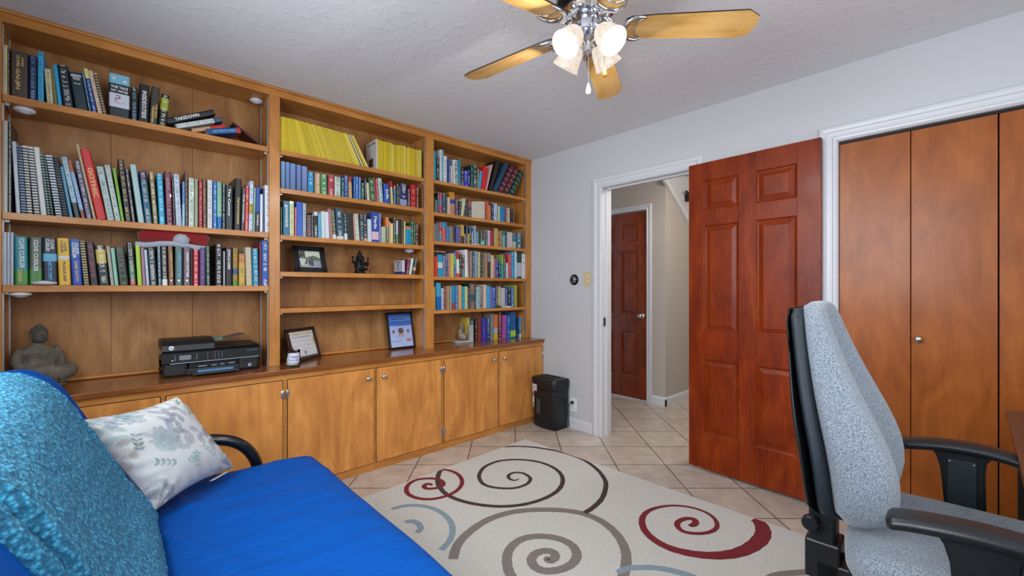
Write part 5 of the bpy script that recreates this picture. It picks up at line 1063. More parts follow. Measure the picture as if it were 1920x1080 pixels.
# mug and green dish in the right bay
t = empty('mug', (2.335, 2.895, 1.5891 + .0005), R(20), label='tiny teal cup with pale yellow handle before the books, right bay third shelf', cat='mug')
kid('cup', B().lathe([(.001, .001), (.015, .001), (.017, .004), (.018, .036), (.0165, .036), (.0155, .006), (.001, .004)], 24, cap=False), mat('teal_glaze', '#6cb0b0', rough=.2), t, True)
kid('handle', B().tube(smooth_path([(.0165, 0, .032), (.030, 0, .032), (.036, 0, .018), (.030, 0, .006), (.0165, 0, .007)], 5), .0032, 8), mat('yellow_glaze', '#d8d08c', rough=.3), t, True)
t = empty('bookend', (2.255, 2.893, 1.5891 + .0005), 0, label='small white wire bookend in front of the magenta book, right bay', cat='bookend')
kid('wire_loop', B().tube(smooth_path([(-.032, 0, .11), (-.031, 0, .02), (-.024, 0, .003), (.03, 0, .003), (.05, 0, .003)], 5), .0024, 8), WHITE_PL, t, True)
t = empty('dish', (2.52, 2.905, 1.0411 + .0005), 0, label='small dark green dish at the front of the fifth shelf, right bay', cat='dish')
kid('bowl', B().lathe([(.001, .001), (.014, .001), (.030, .008), (.040, .017), (.0385, .0175), (.028, .010), (.001, .004)], 28, cap=False), mat('green_glaze', '#0c4a30', rough=.15, coat=.5), t, True)
for v in [v for c in t.children for v in c.data.vertices]: v.co.y *= .32
t.location.y = 2.8975
t = empty('card_stack', (2.64, 2.899, 1.0411 + .0005), 0, label='small white card pack lying beside the green dish, right bay', cat='cards')
kid('cards', B().box(-.035, .035, -.007, .007, 0, .012, .003), WHITE_PL, t)
# flat items lying across the upright books of the fourth shelf, right bay
for k, (c, lab) in enumerate((('c0a8a0', 'pink-edged magazine lying flat across the upright books, fourth shelf right bay'), ('7a2024', 'dark red booklet on top of the flat pink-edged magazine, right bay'))):
    me, pg = book_mesh('magazine', .006, .13 - .03 * k, .12, c, (), None, False, merge_pages=True); o = link_mesh('magazine', me, M_BOOK)
    o.rotation_euler = (0, R(90), 0); o.location = (1.850 + .03 * k, 2.935, 1.3081 + .2062 + .0065 * k); tag(o, lab, 'magazine', 'flat magazines in the right bay')

# ------------------------------------------------------------------ paper shredder
SB = mat('shredder_black', '#111318', rough=.42, bump=.08, bscale=500); 
t = empty('paper_shredder', (2.825, 2.553, 0), R(-1), label='black paper shredder bin with a window standing in the corner by the outlet', cat='shredder')
def bowed(bd, x0, x1, w_, z0, z1, bow, n=12, ins0=0, ins1=0):
    def ring(z, ins):
        pts = []
        for k in range(n + 1):
            u = k / n * 2 - 1; pts.append((x0 + ins - bow * (1 - u * u) + (.012 if abs(u) > .99 else 0), -u * (w_ / 2 - ins), z))
        for k in range(n + 1):
            u = -1 + k / n * 2; pts.append((x1 - ins + .0 - (.010 if abs(u) > .99 else 0), -u * -1 * -(w_ / 2 - ins) if False else (u * (w_ / 2 - ins)), z))
        return pts
    bd.loft([ring(z0, ins0), ring(z1, ins1)])
b1 = B()
def bin_ring(z, ins, bow=.022, n=14):
    hw = .148 - ins; xf = -.085 + ins; xb = .088 - ins; pts = []
    for k in range(n + 1):
        u = 1 - 2 * k / n; e_ = .014 * max(0, (abs(u) - .86) / .14) ** 2; pts.append((xf - bow * (1 - u * u) + e_, u * hw, z))
    for k in range(5):
        u = -1 + 2 * k / 4; e_ = .008 if abs(u) > .99 else 0; pts.append((xb - e_, u * hw, z))
    return pts
b1.loft([bin_ring(.0, .016), bin_ring(.012, .010), bin_ring(.20, .006), bin_ring(.335, .004), bin_ring(.337, .006)])
bn = kid('bin', b1, SB, t, 'auto')
b2 = B(); b2.loft([bin_ring(.339, .004), bin_ring(.345, .0), bin_ring(.418, -.002), bin_ring(.430, .004), bin_ring(.434, .016)])
hd = kid('shredder_head', b2, SB, t, 'auto')
kid('paper_slot', B().box(-.045, .030, -.085, .085, .4332, .4352), mat('slot_dark', '#06070a', rough=.6), hd)
kid('slot_rim', B().box(-.058, -.048, -.09, .09, .433, .440, .003).box(.032, .042, -.09, .09, .433, .440, .003), SB, hd)
wn = B(); n = 10
def win_pts(hw, z0, z1, cy):
    pts = []
    for k in range(13): a = math.pi * k / 12; pts.append((cy + hw * math.cos(a), z1 - hw + hw * math.sin(a)))
    for k in range(13): a = math.pi + math.pi * k / 12; pts.append((cy + hw * math.cos(a), z0 + hw + hw * math.sin(a)))
    return pts
def on_front(y, dx): u = y / .144; return -.080 - .022 * (1 - u * u) - dx
wn.loft([[(on_front(y, d_), y, z) for y, z in win_pts(.024, .115, .255, .045)] for d_ in (-.004, .0015)])
kid('window_pane', wn, mat('tinted_window', '#2c4450', rough=.08, coat=.6, var=.6, vscale=60), bn)
def decal(y0, y1, z0, z1, m, nm, par, dx=.0012):
    q = B(); n = 6
    q.loft([[(on_front(y0 + (y1 - y0) * k / n, dx), y0 + (y1 - y0) * k / n, z) for z in (z0, z1)] for k in range(n + 1)], cap=False, closed=False); return kid(nm, q, m, par)
decal(.058, .128, .315, .372, mat('label_white', '#c8c8d0', rough=.5), 'label', hd, .0078)
decal(.098, .128, .165, .318, mat('label_white2', '#c4c4c4', rough=.5), 'label', bn, .005); decal(.100, .124, .262, .296, mat('label_red', '#b02840', rough=.5), 'label_red', bn, .0056)
decal(.100, .124, .168, .205, mat('label_gold', '#b8a440', rough=.5, var=.4, vscale=120), 'label_gold', bn, .0056)
q = lettering('Powershred', .011, MATS['blue_script'], hd, Matrix.Translation((on_front(.09, .0085), .09, .345)) @ Matrix.Rotation(R(-90 + 8), 4, 'Z') @ FACE, 'label_lettering')

# ------------------------------------------------------------------ rug
RUGB = mat('rug_pile_cream', '#cac6bd', rough=1.0, bump=1.0, bscale=420, var=.10, vscale=90, sheen=.3)
rg = B(); K = Vector((2.411, 2.4446)); dl = Vector((-1.2764, -.0453)).normalized(); dr = Vector((.0656, -1.9140)).normalized()
c4 = [K, K + dl * 1.62, K + dl * 1.62 + dr * 2.42, K + dr * 2.42]
rg.m(0); rg.poly([(p.x, p.y) for p in c4][::-1], .0008, .011)
SPM = {'brown': (1, .022, .032), 'brown2': (1, .024, .032), 'red': (2, .030, .026), 'grey': (3, .044, .046), 'red2': (2, .028, .062), 'blue': (4, .028, .032), 'blue2': (4, .034, .030), 'blue3': (4, .03, .040), 'grey2': (3, .03, .04)}
def clampin(p):
    q = Vector((p.x, p.y)) - K; a = min(1.613, max(.006, q.dot(dl))); b_ = min(2.41, max(.006, q.dot(dr))); v = K + dl * a + dr * b_; return Vector((v.x, v.y, 0))
def inside(p):
    q = Vector((p[0], p[1])) - K; a = q.dot(dl); b_ = q.dot(dr); return .004 < a < 1.615 and .004 < b_ < 2.415
for k_, pts in SPIRALS.items():
    mi, w0, w1 = SPM[k_]; sm = smooth_path([(x, y, 0) for x, y in pts], 6); n = len(sm); L_, R_ = [], []
    zt_ = {1: .0116, 2: .0120, 3: .0113, 4: .0118}[mi]
    for i, p in enumerate(sm):
        tv = (sm[min(i + 1, n - 1)] - sm[max(i - 1, 0)]); nv = Vector((-tv.y, tv.x, 0)).normalized(); u = i / (n - 1); w_ = w0 + (w1 - w0) * u
        if k_ == 'red2': w_ = .036 - .016 * min(1, u / .45) if u < .45 else .020 + .050 * max(0, min(1, (u - .52) / .36)) - .012 * max(0, (u - .92) / .08)
        w_ *= min(1, .35 + u * 14)
        w_ *= 1 + .04 * math.sin(i * 1.7)
        a, b_ = clampin(p + nv * w_ / 2), clampin(p - nv * w_ / 2)
        if (a - b_).length < .004: L_.append(None); continue
        L_.append((rg.bm.verts.new((a.x, a.y, zt_)), rg.bm.verts.new((b_.x, b_.y, zt_))))
    for q0, q1 in zip(L_, L_[1:]):
        if q0 and q1:
            f = rg.bm.faces.new((q0[0], q0[1], q1[1], q1[0])); f.material_index = mi
rugo = rg.obj('rug', [RUGB] + [mat('rug_yarn_' + n_, c_, rough=1.0, bump=1.0, bscale=420, var=.18, vscale=150) for n_, c_ in (('brown', '#46342c'), ('red', '#7c2028'), ('grey', '#847a76'), ('blue', '#8a9ea6'))])
for p in rugo.data.polygons:
    if p.material_index > 0 and p.normal.z < 0: p.flip()
tag(rugo, 'cream rug with brown, red, grey and blue spirals on the tiled floor', 'rug')
# ------------------------------------------------------------------ helpers for cloth
from mathutils import noise as mn
def grid_obj(name, pts, m, parent=None, closed_u=False, caps=False, smooth=True):
    """pts[j][i] grid of points -> quad mesh"""
    nj, ni = len(pts), len(pts[0]); vs = [p for r_ in pts for p in r_]; fs = []
    for j in range(nj - 1):
        for i in range(ni if closed_u else ni - 1): fs.append((j * ni + i, j * ni + (i + 1) % ni, (j + 1) * ni + (i + 1) % ni, (j + 1) * ni + i))
    if caps: fs.append(tuple(range(ni))[::-1]); fs.append(tuple((nj - 1) * ni + i for i in range(ni)))
    me = bpy.data.meshes.new(name); me.from_pydata([tuple(v) for v in vs], [], fs); me.update()
    bm = bmesh.new(); bm.from_mesh(me); bmesh.ops.recalc_face_normals(bm, faces=bm.faces[:]); bm.to_mesh(me); bm.free()
    return link_mesh(name, me, m, parent, smooth=smooth)
def arclen(prof, n):
    P = [Vector(p) for p in prof]; d = [0]
    for a, b_ in zip(P, P[1:]): d.append(d[-1] + (b_ - a).length)
    out = []; j = 0
    for k in range(n):
        s_ = d[-1] * k / (n - 1)
        while j < len(d) - 2 and d[j + 1] < s_: j += 1
        t_ = (s_ - d[j]) / max(d[j + 1] - d[j], 1e-9); out.append(P[j].lerp(P[j + 1], t_))
    return out

# ------------------------------------------------------------------ futon
def cover_mat():
    m, nt, b = new_mat('blue_cotton_cover'); L = nt.links.new
    b.inputs['Base Color'].default_value = hx('#004c9e'); b.inputs['Roughness'].default_value = .6; b.inputs['Specular IOR Level'].default_value = .12; b.inputs['Sheen Weight'].default_value = .0
    b.inputs['Sheen Tint'].default_value = hx('#4a90ff')
    tc = nt.nodes.new('ShaderNodeTexCoord'); mp = nt.nodes.new('ShaderNodeMapping'); mp.inputs['Scale'].default_value = (2.2, 7, 3); mp.inputs['Rotation'].default_value = (0, 0, R(25)); L(tc.outputs['Object'], mp.inputs[0])
    n = nt.nodes.new('ShaderNodeTexNoise'); n.inputs['Scale'].default_value = 1.5; n.inputs['Detail'].default_value = 3; L(mp.outputs[0], n.inputs['Vector'])
    n2 = nt.nodes.new('ShaderNodeTexNoise'); n2.inputs['Scale'].default_value = 900; L(tc.outputs['Object'], n2.inputs['Vector'])
    ad = nt.nodes.new('ShaderNodeMath'); ad.operation = 'MULTIPLY_ADD'; ad.inputs[1].default_value = .02; L(n2.outputs['Fac'], ad.inputs[0]); L(n.outputs['Fac'], ad.inputs[2])
    bp = nt.nodes.new('ShaderNodeBump'); bp.inputs['Strength'].default_value = .7; bp.inputs['Distance'].default_value = .04; L(ad.outputs[0], bp.inputs['Height']); L(bp.outputs['Normal'], b.inputs['Normal'])
    return m
M_COV = cover_mat()
fut = empty('futon_sofa', (.25, 1.15, 0), label='blue covered futon sofa with black tubular arm along the left side', cat='sofa')
def F(o): o.location = -Vector(fut.location); return o
Y0, Y1 = .12, 2.165
def rounded(prof_fn, ya, yb_, n, r_):
    """sections along y, drawn in towards their centre near both ends"""
    rows = []
    for j in range(n):
        y = ya + (yb_ - ya) * j / (n - 1); e = min(y - ya, yb_ - y); k = 1.0
        ins = r_ * (1 - math.sqrt(max(0, 1 - (1 - min(e, r_) / r_) ** 2)))
        rows.append((y, ins))
    return rows
# seat mattress
def seat_pt(a, y, ins):
    cx, cz = .385, .355; hx_, hz_ = .315 - ins, .100 - ins * .8
    ca, sa = math.cos(a), math.sin(a); p = 2 / 5.0
    x = cx + hx_ * math.copysign(abs(ca) ** p, ca); z = cz + hz_ * math.copysign(abs(sa) ** p, sa)
    return x, z
pts = []
ys = sorted(set([Y0 + .0008 * k * k for k in range(10)] + [Y1 - .0008 * k * k for k in range(10)] + [Y0 + (Y1 - Y0) * k / 110 for k in range(4, 107)]))
for y in ys:
    e = min(y - Y0, Y1 - y); r_ = .055; ins = r_ * (1 - math.sqrt(max(0, 1 - (1 - min(e, r_) / r_) ** 2)))
    row_ = []
    for k in range(120):
        a = math.tau * k / 120; x, z = seat_pt(a, y, ins)
        if z > .36:
            u = (x - .07) / .63
            # shallow creases fanning out from the seat's back corner, softly sagging middle
            cr = .011 * (1 - abs(math.sin((y * .9 + x * 1.7) * 9 + 2.6 * mn.noise((x * 2, y * 2, 0))))) ** 3 * max(0, 1 - abs(u - .3) * 1.2) * max(0, min(1, (y - 1.1) * 2))
            z += cr + .010 * mn.noise((x * 3, y * 3, 1.3)) - .008 * math.sin(math.pi * max(0, min(1, u)))
        row_.append((x, y, z))
    pts.append(row_)
F(grid_obj('seat_mattress', pts, M_COV, fut, closed_u=True, caps=True))
# back mattress: closed section in xz, leaning back
BP = [(.070, .440), (.085, .455), (.060, .520), (.005, .610), (-.045, .710), (-.090, .805), (-.135, .888), (-.180, .934), (-.225, .951), (-.280, .943), (-.325, .905), (-.345, .850), (-.325, .780), (-.275, .690), (-.215, .590), (-.155, .490), (-.110, .430), (-.02, .415)]
def closed_smooth(P, k=6):
    out = []; n = len(P)
    for i in range(n):
        p0, p1, p2, p3 = (Vector((*P[(i - 1) % n], 0)), Vector((*P[i], 0)), Vector((*P[(i + 1) % n], 0)), Vector((*P[(i + 2) % n], 0)))
        for j in range(k):
            t_ = j / k; q = .5 * ((2 * p1) + (p2 - p0) * t_ + (2 * p0 - 5 * p1 + 4 * p2 - p3) * t_ * t_ + (3 * p1 - p0 - 3 * p2 + p3) * t_ ** 3); out.append((q.x, q.y))
    return out
CS = closed_smooth(BP); ccx, ccz = -.125, .68
pts = []
for y in ys:
    e = min(y - Y0, Y1 + .005 - y); r_ = .05; ins = r_ * (1 - math.sqrt(max(0, 1 - (1 - min(max(e, 0), r_) / r_) ** 2)))
    row_ = []
    for x, z in CS:
        d = Vector((x - ccx, z - ccz)); l_ = d.length; d2 = d * ((l_ - ins) / l_)
        q = .006 * mn.noise((x * 4, y * 3, z * 4)) + .004 * math.sin(y * 21 + z * 9) * max(0, mn.noise((y, z * 2, 5)))
        d2 *= 1 + q / l_
        row_.append((ccx + d2.x, y, ccz + d2.y))
    pts.append(row_)
F(grid_obj('back_mattress', pts, M_COV, fut, closed_u=True, caps=True))
TUB = mat('black_tube', '#0e1114', rough=.25, coat=.4)
for ya in (Y1 + .045, Y0 - .06):
    a = B(); pth = smooth_path([(-.26, ya, .05), (-.27, ya, .30), (-.24, ya, .50), (-.12, ya, .585), (.10, ya, .592), (.27, ya, .580), (.385, ya, .545), (.455, ya, .470), (.485, ya, .36), (.495, ya, .20), (.500, ya, .012)], 6)
    a.tube(pth, .0235, 16); F(kid('arm', a, TUB, fut, True))
fr_ = B(); fr_.tube([(.50, Y0 - .06, .20), (.50, Y1 + .045, .20)], .016, 12); F(kid('front_rail', fr_, TUB, fut, True))
fr_ = B(); fr_.tube([(-.10, Y0 - .06, .24), (-.10, Y1 + .045, .24)], .016, 12); F(kid('rear_rail', fr_, TUB, fut, True))
fr_ = B(); 
for k in range(9): fr_.box(-.10, .68, .2 + k * .235, .23 + k * .235, .236, .252)
F(kid('slat_deck', fr_, TUB, fut))
for ya in (Y1 + .045, Y0 - .06):
    for xx in (-.26, .50): F(kid('foot', B().at((xx, ya, 0)).lathe([(.027, 0), (.029, .004), (.029, .03), (.026, .034)], 18), BLACK_PL, fut, 'auto'))

# ------------------------------------------------------------------ fleece blanket over the futon back
def fleece():
    m, nt, b = new_mat('teal_fleece'); L = nt.links.new
    b.inputs['Roughness'].default_value = 1.0; b.inputs['Sheen Weight'].default_value = .2; b.inputs['Sheen Roughness'].default_value = .6; b.inputs['Sheen Tint'].default_value = hx('#8fd4f0')
    tc = nt.nodes.new('ShaderNodeTexCoord')
    vo = nt.nodes.new('ShaderNodeTexVoronoi'); vo.feature = 'SMOOTH_F1'; vo.inputs['Scale'].default_value = 105; vo.inputs['Smoothness'].default_value = .6; L(tc.outputs['Object'], vo.inputs['Vector'])
    nz = nt.nodes.new('ShaderNodeTexNoise'); nz.inputs['Scale'].default_value = 260; nz.inputs['Detail'].default_value = 3; L(tc.outputs['Object'], nz.inputs['Vector'])
    v = nt.nodes.new('ShaderNodeMath'); v.operation = 'MULTIPLY_ADD'; v.inputs[1].default_value = -.9; L(vo.outputs['Distance'], v.inputs[0]); v2 = nt.nodes.new('ShaderNodeMath'); v2.operation = 'MULTIPLY_ADD'; v2.inputs[1].default_value = .5; v2.inputs[2].default_value = .55; L(nz.outputs['Fac'], v2.inputs[0]); L(v2.outputs[0], v.inputs[2])
    r = nt.nodes.new('ShaderNodeValToRGB'); r.color_ramp.elements[0].position = .3; r.color_ramp.elements[0].color = hx('#125c7c'); r.color_ramp.elements[1].position = .72; r.color_ramp.elements[1].color = hx('#46a8cc')
    L(v.outputs[0], r.inputs[0]); L(r.outputs[0], b.inputs['Base Color'])
    bp = nt.nodes.new('ShaderNodeBump'); bp.inputs['Strength'].default_value = .9; bp.inputs['Distance'].default_value = .008; L(v.outputs[0], bp.inputs['Height']); L(bp.outputs['Normal'], b.inputs['Normal'])
    return m
M_FL = fleece()
def blanket(ya, yb_, off, z_front, nm, parent, ny, taper=0.0, thick=.011):
    # path over the back, front bottom first
    base = [(x, z) for x, z in BP[1:17]]
    P = [(.118 + off, z_front)] if z_front < .455 else []
    sm = []
    C = [Vector((x, 0, z)) for x, z in base]
    C = smooth_path(C, 8)
    outp = []
    for i, p in enumerate(C):
        t_ = (C[min(i + 1, len(C) - 1)] - C[max(i - 1, 0)]).normalized(); nrm = Vector((t_.z, 0, -t_.x))
        if nrm.dot(p - Vector((ccx, 0, ccz))) < 0: nrm = -nrm
        outp.append(p + nrm * (off + .012))
    outp = [p for p in outp if p.z >= z_front]
    A = arclen(outp, 190)
    top, bot = [], []
    for j in range(ny):
        v = j / (ny - 1); rt, rb = [], []
        for i, p in enumerate(A):
            u = i / (len(A) - 1)
            edge = min(v, 1 - v) * (yb_ - ya); edge2 = min(u, 1 - u) * 1.2
            yy = ya + (yb_ - ya) * v + taper * (p.z - .95) * v + .010 * mn.noise((u * 5, v * 3, 3.3)) * (1 if v < .5 else .6)
            t_ = (A[min(i + 1, len(A) - 1)] - A[max(i - 1, 0)]).normalized(); nrm = Vector((t_.z, 0, -t_.x))
            if nrm.dot(p - Vector((ccx, 0, ccz))) < 0: nrm = -nrm
            th_ = thick * (min(1, max(0, min(edge, edge2) / .014)) ** .5) 
            hem = .008 * math.exp(-((edge - .016) / .012) ** 2)
            wav = .004 * mn.noise((p.x * 6, yy * 5, p.z * 6)) + .0032 * mn.noise((p.x * 55, yy * 55, p.z * 55)) + .0018 * mn.noise((p.x * 120, yy * 120, p.z * 120))
            q = p + nrm * (th_ + hem * .9 + wav)
            rt.append((q.x, yy, q.z)); q2 = p + nrm * (-.003); rb.append((q2.x, yy, q2.z))
        top.append(rt); bot.append(rb)
    loop = [rt + rb[::-1] for rt, rb in zip(top, bot)]
    return grid_obj(nm, loop, M_FL, parent, closed_u=True, caps=True)
bl = blanket(1.00, 1.86, .002, .462, 'throw_blanket', None, 210, taper=.10, thick=.009)
tag(bl, 'thick teal fleece throw draped over the back of the blue futon', 'blanket')
b2_ = blanket(.94, 1.20, -.010, .462, 'folded_layer', bl, 90, thick=.010)

# ------------------------------------------------------------------ floral pillow
def pillow():
    TL, TR, BR, BL = Vector((-.098, 1.930, .802)), Vector((.180, 2.120, .795)), Vector((.362, 2.085, .478)), Vector((.100, 1.850, .480))
    n = 120; pts = [[], []]; cen = (TL + TR + BR + BL) / 4
    nrm = ((TR - BL).cross(TL - BR)).normalized()
    if nrm.x < 0 and nrm.y > 0: nrm = -nrm
    if nrm.dot(Vector((1, -1, .3))) < 0: nrm = -nrm
    rr = random.Random(21)
    leaves = []
    def sprig(u, v, ang, cnt, size, col, st):
        for k in range(cnt):
            s_ = k * size * .95; pu, pv = u + math.cos(ang) * s_, v + math.sin(ang) * s_
            for sd in (-1, 1):
                la = ang + sd * R(48); leaves.append((pu + math.cos(la) * size * .55, pv + math.sin(la) * size * .55, la, size * .55, size * .27, col))
        leaves.append((u + math.cos(ang) * cnt * size * .5, v + math.sin(ang) * cnt * size * .5, ang, cnt * size * .5, .0035, st))
    G1, G2, G3, T1 = '7c808e', '8e929c', 'a4968c', '3c6a70'
    for k in range(24):
        c = rr.choice([G1, G2, G1, G2, G3, '8ca4a0']); sprig(rr.uniform(.03, .97), rr.uniform(.05, .97), rr.uniform(0, 6.28), rr.randint(2, 3), rr.uniform(.085, .135), c, 'a8a8a4')
    for (u, v, a) in ((.30, .30, 2.6), (.55, .32, 4.3), (.42, .24, .4), (.14, .86, .5), (.74, .20, 1.9), (.12, .55, 1.2)):
        sprig(u, v, a, 4, .050, rr.choice([T1, '7ca4a0', '587c84']), '8c9c9c')
    lf = [(u, v, math.cos(a), math.sin(a), L_, W_, hx(c)) for u, v, a, L_, W_, c in leaves]
    base = hx('c2c4c1')
    def colour(u, v):
        c = base
        for (lu, lv, ca, sa, L_, W_, lc) in lf:
            du, dv = u - lu, v - lv; a = (du * ca + dv * sa) / L_; b_ = (-du * sa + dv * ca) / W_
            if abs(a) < 1 and abs(b_) < (1 - a * a) ** .8 + .02:
                k = .62 + .25 * mn.noise((u * 14, v * 14, 2)); c = tuple(c[q] * (1 - k) + lc[q] * k for q in range(3)) + (1,)
        return c
    vs, fs, cv = [], [], []
    for side in (0, 1):
        for j in range(n + 1):
            for i in range(n + 1):
                u, v = i / n, j / n
                # pinched corners: edges bow inwards between the ears
                e = .095; uu = .5 + (u - .5) * (1 - e * math.sin(math.pi * v)); vv = .5 + (v - .5) * (1 - e * math.sin(math.pi * u))
                p = BL.lerp(BR, uu).lerp(TL.lerp(TR, uu), vv)
                b_ = (max(0, 1 - (2 * u - 1) ** 4) * max(0, 1 - (2 * v - 1) ** 4)) ** .62
                puff = .072 * b_ * (1 + .10 * mn.noise((u * 3, v * 3, 7 + side)))
                em = min(u, 1 - u, v, 1 - v)
                puff += .005 * math.sin((u if em in (v, 1 - v) else v) * 46 + 3 * mn.noise((u * 4, v * 4, 1))) * math.exp(-em * 14) * min(1, em * 30)
                for cu, cvv in ((0, 0), (1, 0), (0, 1), (1, 1)):
                    dd = math.hypot(u - cu, v - cvv); puff += .006 * math.sin(math.atan2(v - cvv, u - cu) * 13) * math.exp(-dd * 7) * min(1, dd * 9)
                vs.append(p + nrm * (puff if side == 0 else -puff * .8)); cv.append((u, v) if side == 0 else (u * .9, v))
    N = n + 1
    for side in (0, 1):
        o_ = side * N * N
        for j in range(n):
            for i in range(n):
                f = (o_ + j * N + i, o_ + j * N + i + 1, o_ + (j + 1) * N + i + 1, o_ + (j + 1) * N + i); fs.append(f if side == 0 else f[::-1])
    me = bpy.data.meshes.new('throw_pillow'); me.from_pydata([tuple(v) for v in vs], [], fs)
    ca = me.color_attributes.new('tint', 'FLOAT_COLOR', 'POINT')
    memo = {}
    for i in range(N * N): ca.data[i].color = colour(*cv[i])
    for i in range(N * N, 2 * N * N): ca.data[i].color = base
    bm = bmesh.new(); bm.from_mesh(me); bmesh.ops.remove_doubles(bm, verts=bm.verts[:], dist=1e-5); bmesh.ops.recalc_face_normals(bm, faces=bm.faces[:]); bm.to_mesh(me); bm.free()
    o = link_mesh('throw_pillow', me, attr_mat('printed_cotton', rough=.85, bump=.25, bscale=500), smooth=True)
    tag(o, 'white floral throw pillow with grey and green leaves on the futon', 'pillow')
    q = B(); a, b_ = BL.lerp(BR, .62) + nrm * .004, BL.lerp(BR, .86) + nrm * .004
    q.loft([[a, a + nrm * .022 - Vector((0, 0, .006))], [b_, b_ + nrm * .022 - Vector((0, 0, .006))]], cap=False, closed=False)
    kid('care_tag', q, WHITE_PL, o)
pillow()

# ------------------------------------------------------------------ office chair
def chair_fabric():
    m, nt, b = new_mat('grey_upholstery'); L = nt.links.new
    b.inputs['Roughness'].default_value = .9; b.inputs['Sheen Weight'].default_value = .3
    tc = nt.nodes.new('ShaderNodeTexCoord'); v = nt.nodes.new('ShaderNodeTexNoise'); v.inputs['Scale'].default_value = 400; v.inputs['Detail'].default_value = 2; L(tc.outputs['Object'], v.inputs['Vector'])
    r = nt.nodes.new('ShaderNodeValToRGB'); r.color_ramp.elements[0].position = .36; r.color_ramp.elements[0].color = hx('#525c66'); r.color_ramp.elements[1].position = .62; r.color_ramp.elements[1].color = hx('#969ea6')
    L(v.outputs['Fac'], r.inputs[0]); L(r.outputs[0], b.inputs['Base Color'])
    bp = nt.nodes.new('ShaderNodeBump'); bp.inputs['Strength'].default_value = .5; bp.inputs['Distance'].default_value = .002; L(v.outputs['Fac'], bp.inputs['Height']); L(bp.outputs['Normal'], b.inputs['Normal']); return m
M_FAB = chair_fabric()
VIN = mat('chair_vinyl', '#1a242c', rough=.45, bump=.4, bscale=500); CPL = mat('chair_plastic', '#15181b', rough=.36, bump=.12, bscale=500); CPS = mat('chair_shell', '#0c0d0f', rough=.4)
CH = empty('office_chair', (1.592, -.035, 0), math.atan2(-.998, .06), label='grey fabric high-back office chair with black arms turned to the desk', cat='chair')
# local: +x forward, +y chair's left
def interp(tab, z):
    w_ = .022 * min(1, max(0, (1.16 - z) / .05), max(0, (z - .62) / .04)); q = [lininterp(tab, z + d * w_) for d in (-1.5, -1, -.5, 0, .5, 1, 1.5)]
    return tuple(sum(c) / len(q) for c in zip(*q))
def lininterp(tab, z):
    if z <= tab[0][0]: return tab[0][1:]
    for a, b_ in zip(tab, tab[1:]):
        if z <= b_[0]:
            t_ = (z - a[0]) / (b_[0] - a[0]); return tuple(p + (q - p) * t_ for p, q in zip(a[1:], b_[1:]))
    return tab[-1][1:]
#       z      half   front   rear   wing(bolster)
TAB = [(.585, .10, -.250, -.280, 0), (.600, .17, -.225, -.288, .004), (.630, .212, -.190, -.315, .016), (.70, .232, -.190, -.318, .030), (.78, .235, -.204, -.328, .034), (.86, .226, -.234, -.343, .032),
       (.94, .208, -.266, -.358, .026), (1.02, .186, -.292, -.370, .018), (1.09, .166, -.310, -.380, .010), (1.14, .150, -.320, -.386, .005), (1.168, .130, -.330, -.384, .002), (1.180, .095, -.342, -.368, 0)]
def back_ring(z, grow=0.0, xoff=0.0, fx=None):
    hw, xf, xr, wg = interp(TAB, z); hw += grow; n = 72; out = []
    for k in range(n):
        a = math.tau * k / n; ca, sa = math.cos(a), math.sin(a); p = .6
        y = hw * math.copysign(abs(sa) ** p, sa); t_ = math.copysign(abs(ca) ** .75, ca)
        mid = (xf + xr) / 2; x = mid + (xf - xr) / 2 * t_
        if ca > 0:
            yy = abs(y) / hw; sm_ = max(0, min(1, (yy - .3) / .45)); sm_ = sm_ * sm_ * (3 - 2 * sm_); x += (wg * 1.15 * sm_ - .026 * (1 - sm_) * min(1, max(0, (z - .64) / .08), max(0, (1.17 - z) / .1))) * min(1, ca * 2.4)
        out.append((x + xoff, y, z))
    return out
bk_ = B(); zs_ = [.585, .591, .600, .612, .63, .66, .70, .74, .78, .82, .86, .90, .94, .98, 1.02, 1.055, 1.09, 1.12, 1.14, 1.155, 1.168, 1.175, 1.180]
bk_.loft([back_ring(z) for z in zs_]); kid('back_cushion', bk_, M_FAB, CH, True)
# curved seam crease lines down the cushion face are its own shape: vinyl edge and outer shell behind
def shell_ring(z, g, x0, x1, rec):
    hw, xf, xr, wg = interp(TAB, z); hw += g; n = 32; out = []
    for k in range(n):
        a = math.tau * k / n; ca, sa = math.cos(a), math.sin(a)
        y = hw * math.copysign(abs(sa) ** .5, sa); x = xr + (x0 + x1) / 2 + (x1 - x0) / 2 * math.copysign(abs(ca) ** .7, ca) + (rec * (abs(y) / hw) ** 2 if ca < 0 else 0)
        out.append((x, y, z))
    return out
sh = B(); zq = [.598, .604, .625, .64, .68, .74, .80, .86, .92, .98, 1.04, 1.09, 1.12, 1.14, 1.155, 1.160]
sh.loft([shell_ring(z, (.004 if .62 < z < 1.15 else -.014), -.026, .020, 0) for z in zq]); kid('edge_welt', sh, VIN, CH, True)
sh = B(); sh.loft([shell_ring(z - (.0), (.0 if .62 < z < 1.13 else -.016), -.040 - .016 * max(0, min(1, (1.05 - z) / .2)) + .014 * (z < .63), -.022, .006) for z in zq]); kid('back_shell', sh, CPS, CH, True)
# back post, height knob, seat link
kid('back_post', B().box(-.378, -.312, -.042, .042, .42, .64, .008), CPL, CH)
kid('post_sleeve', B().box(-.386, -.300, -.050, .050, .36, .475, .006).box(-.36, .0, -.05, .05, .36, .42, .006), CPL, CH)
kn = B().at((-.368, -.052, .530), (R(90), 0, 0)).lathe([(.008, -.02), (.008, .0), (.020, .002), (.022, .006), (.022, .024), (.018, .028)], 20)
kid('height_knob', kn, CPL, CH, 'auto')
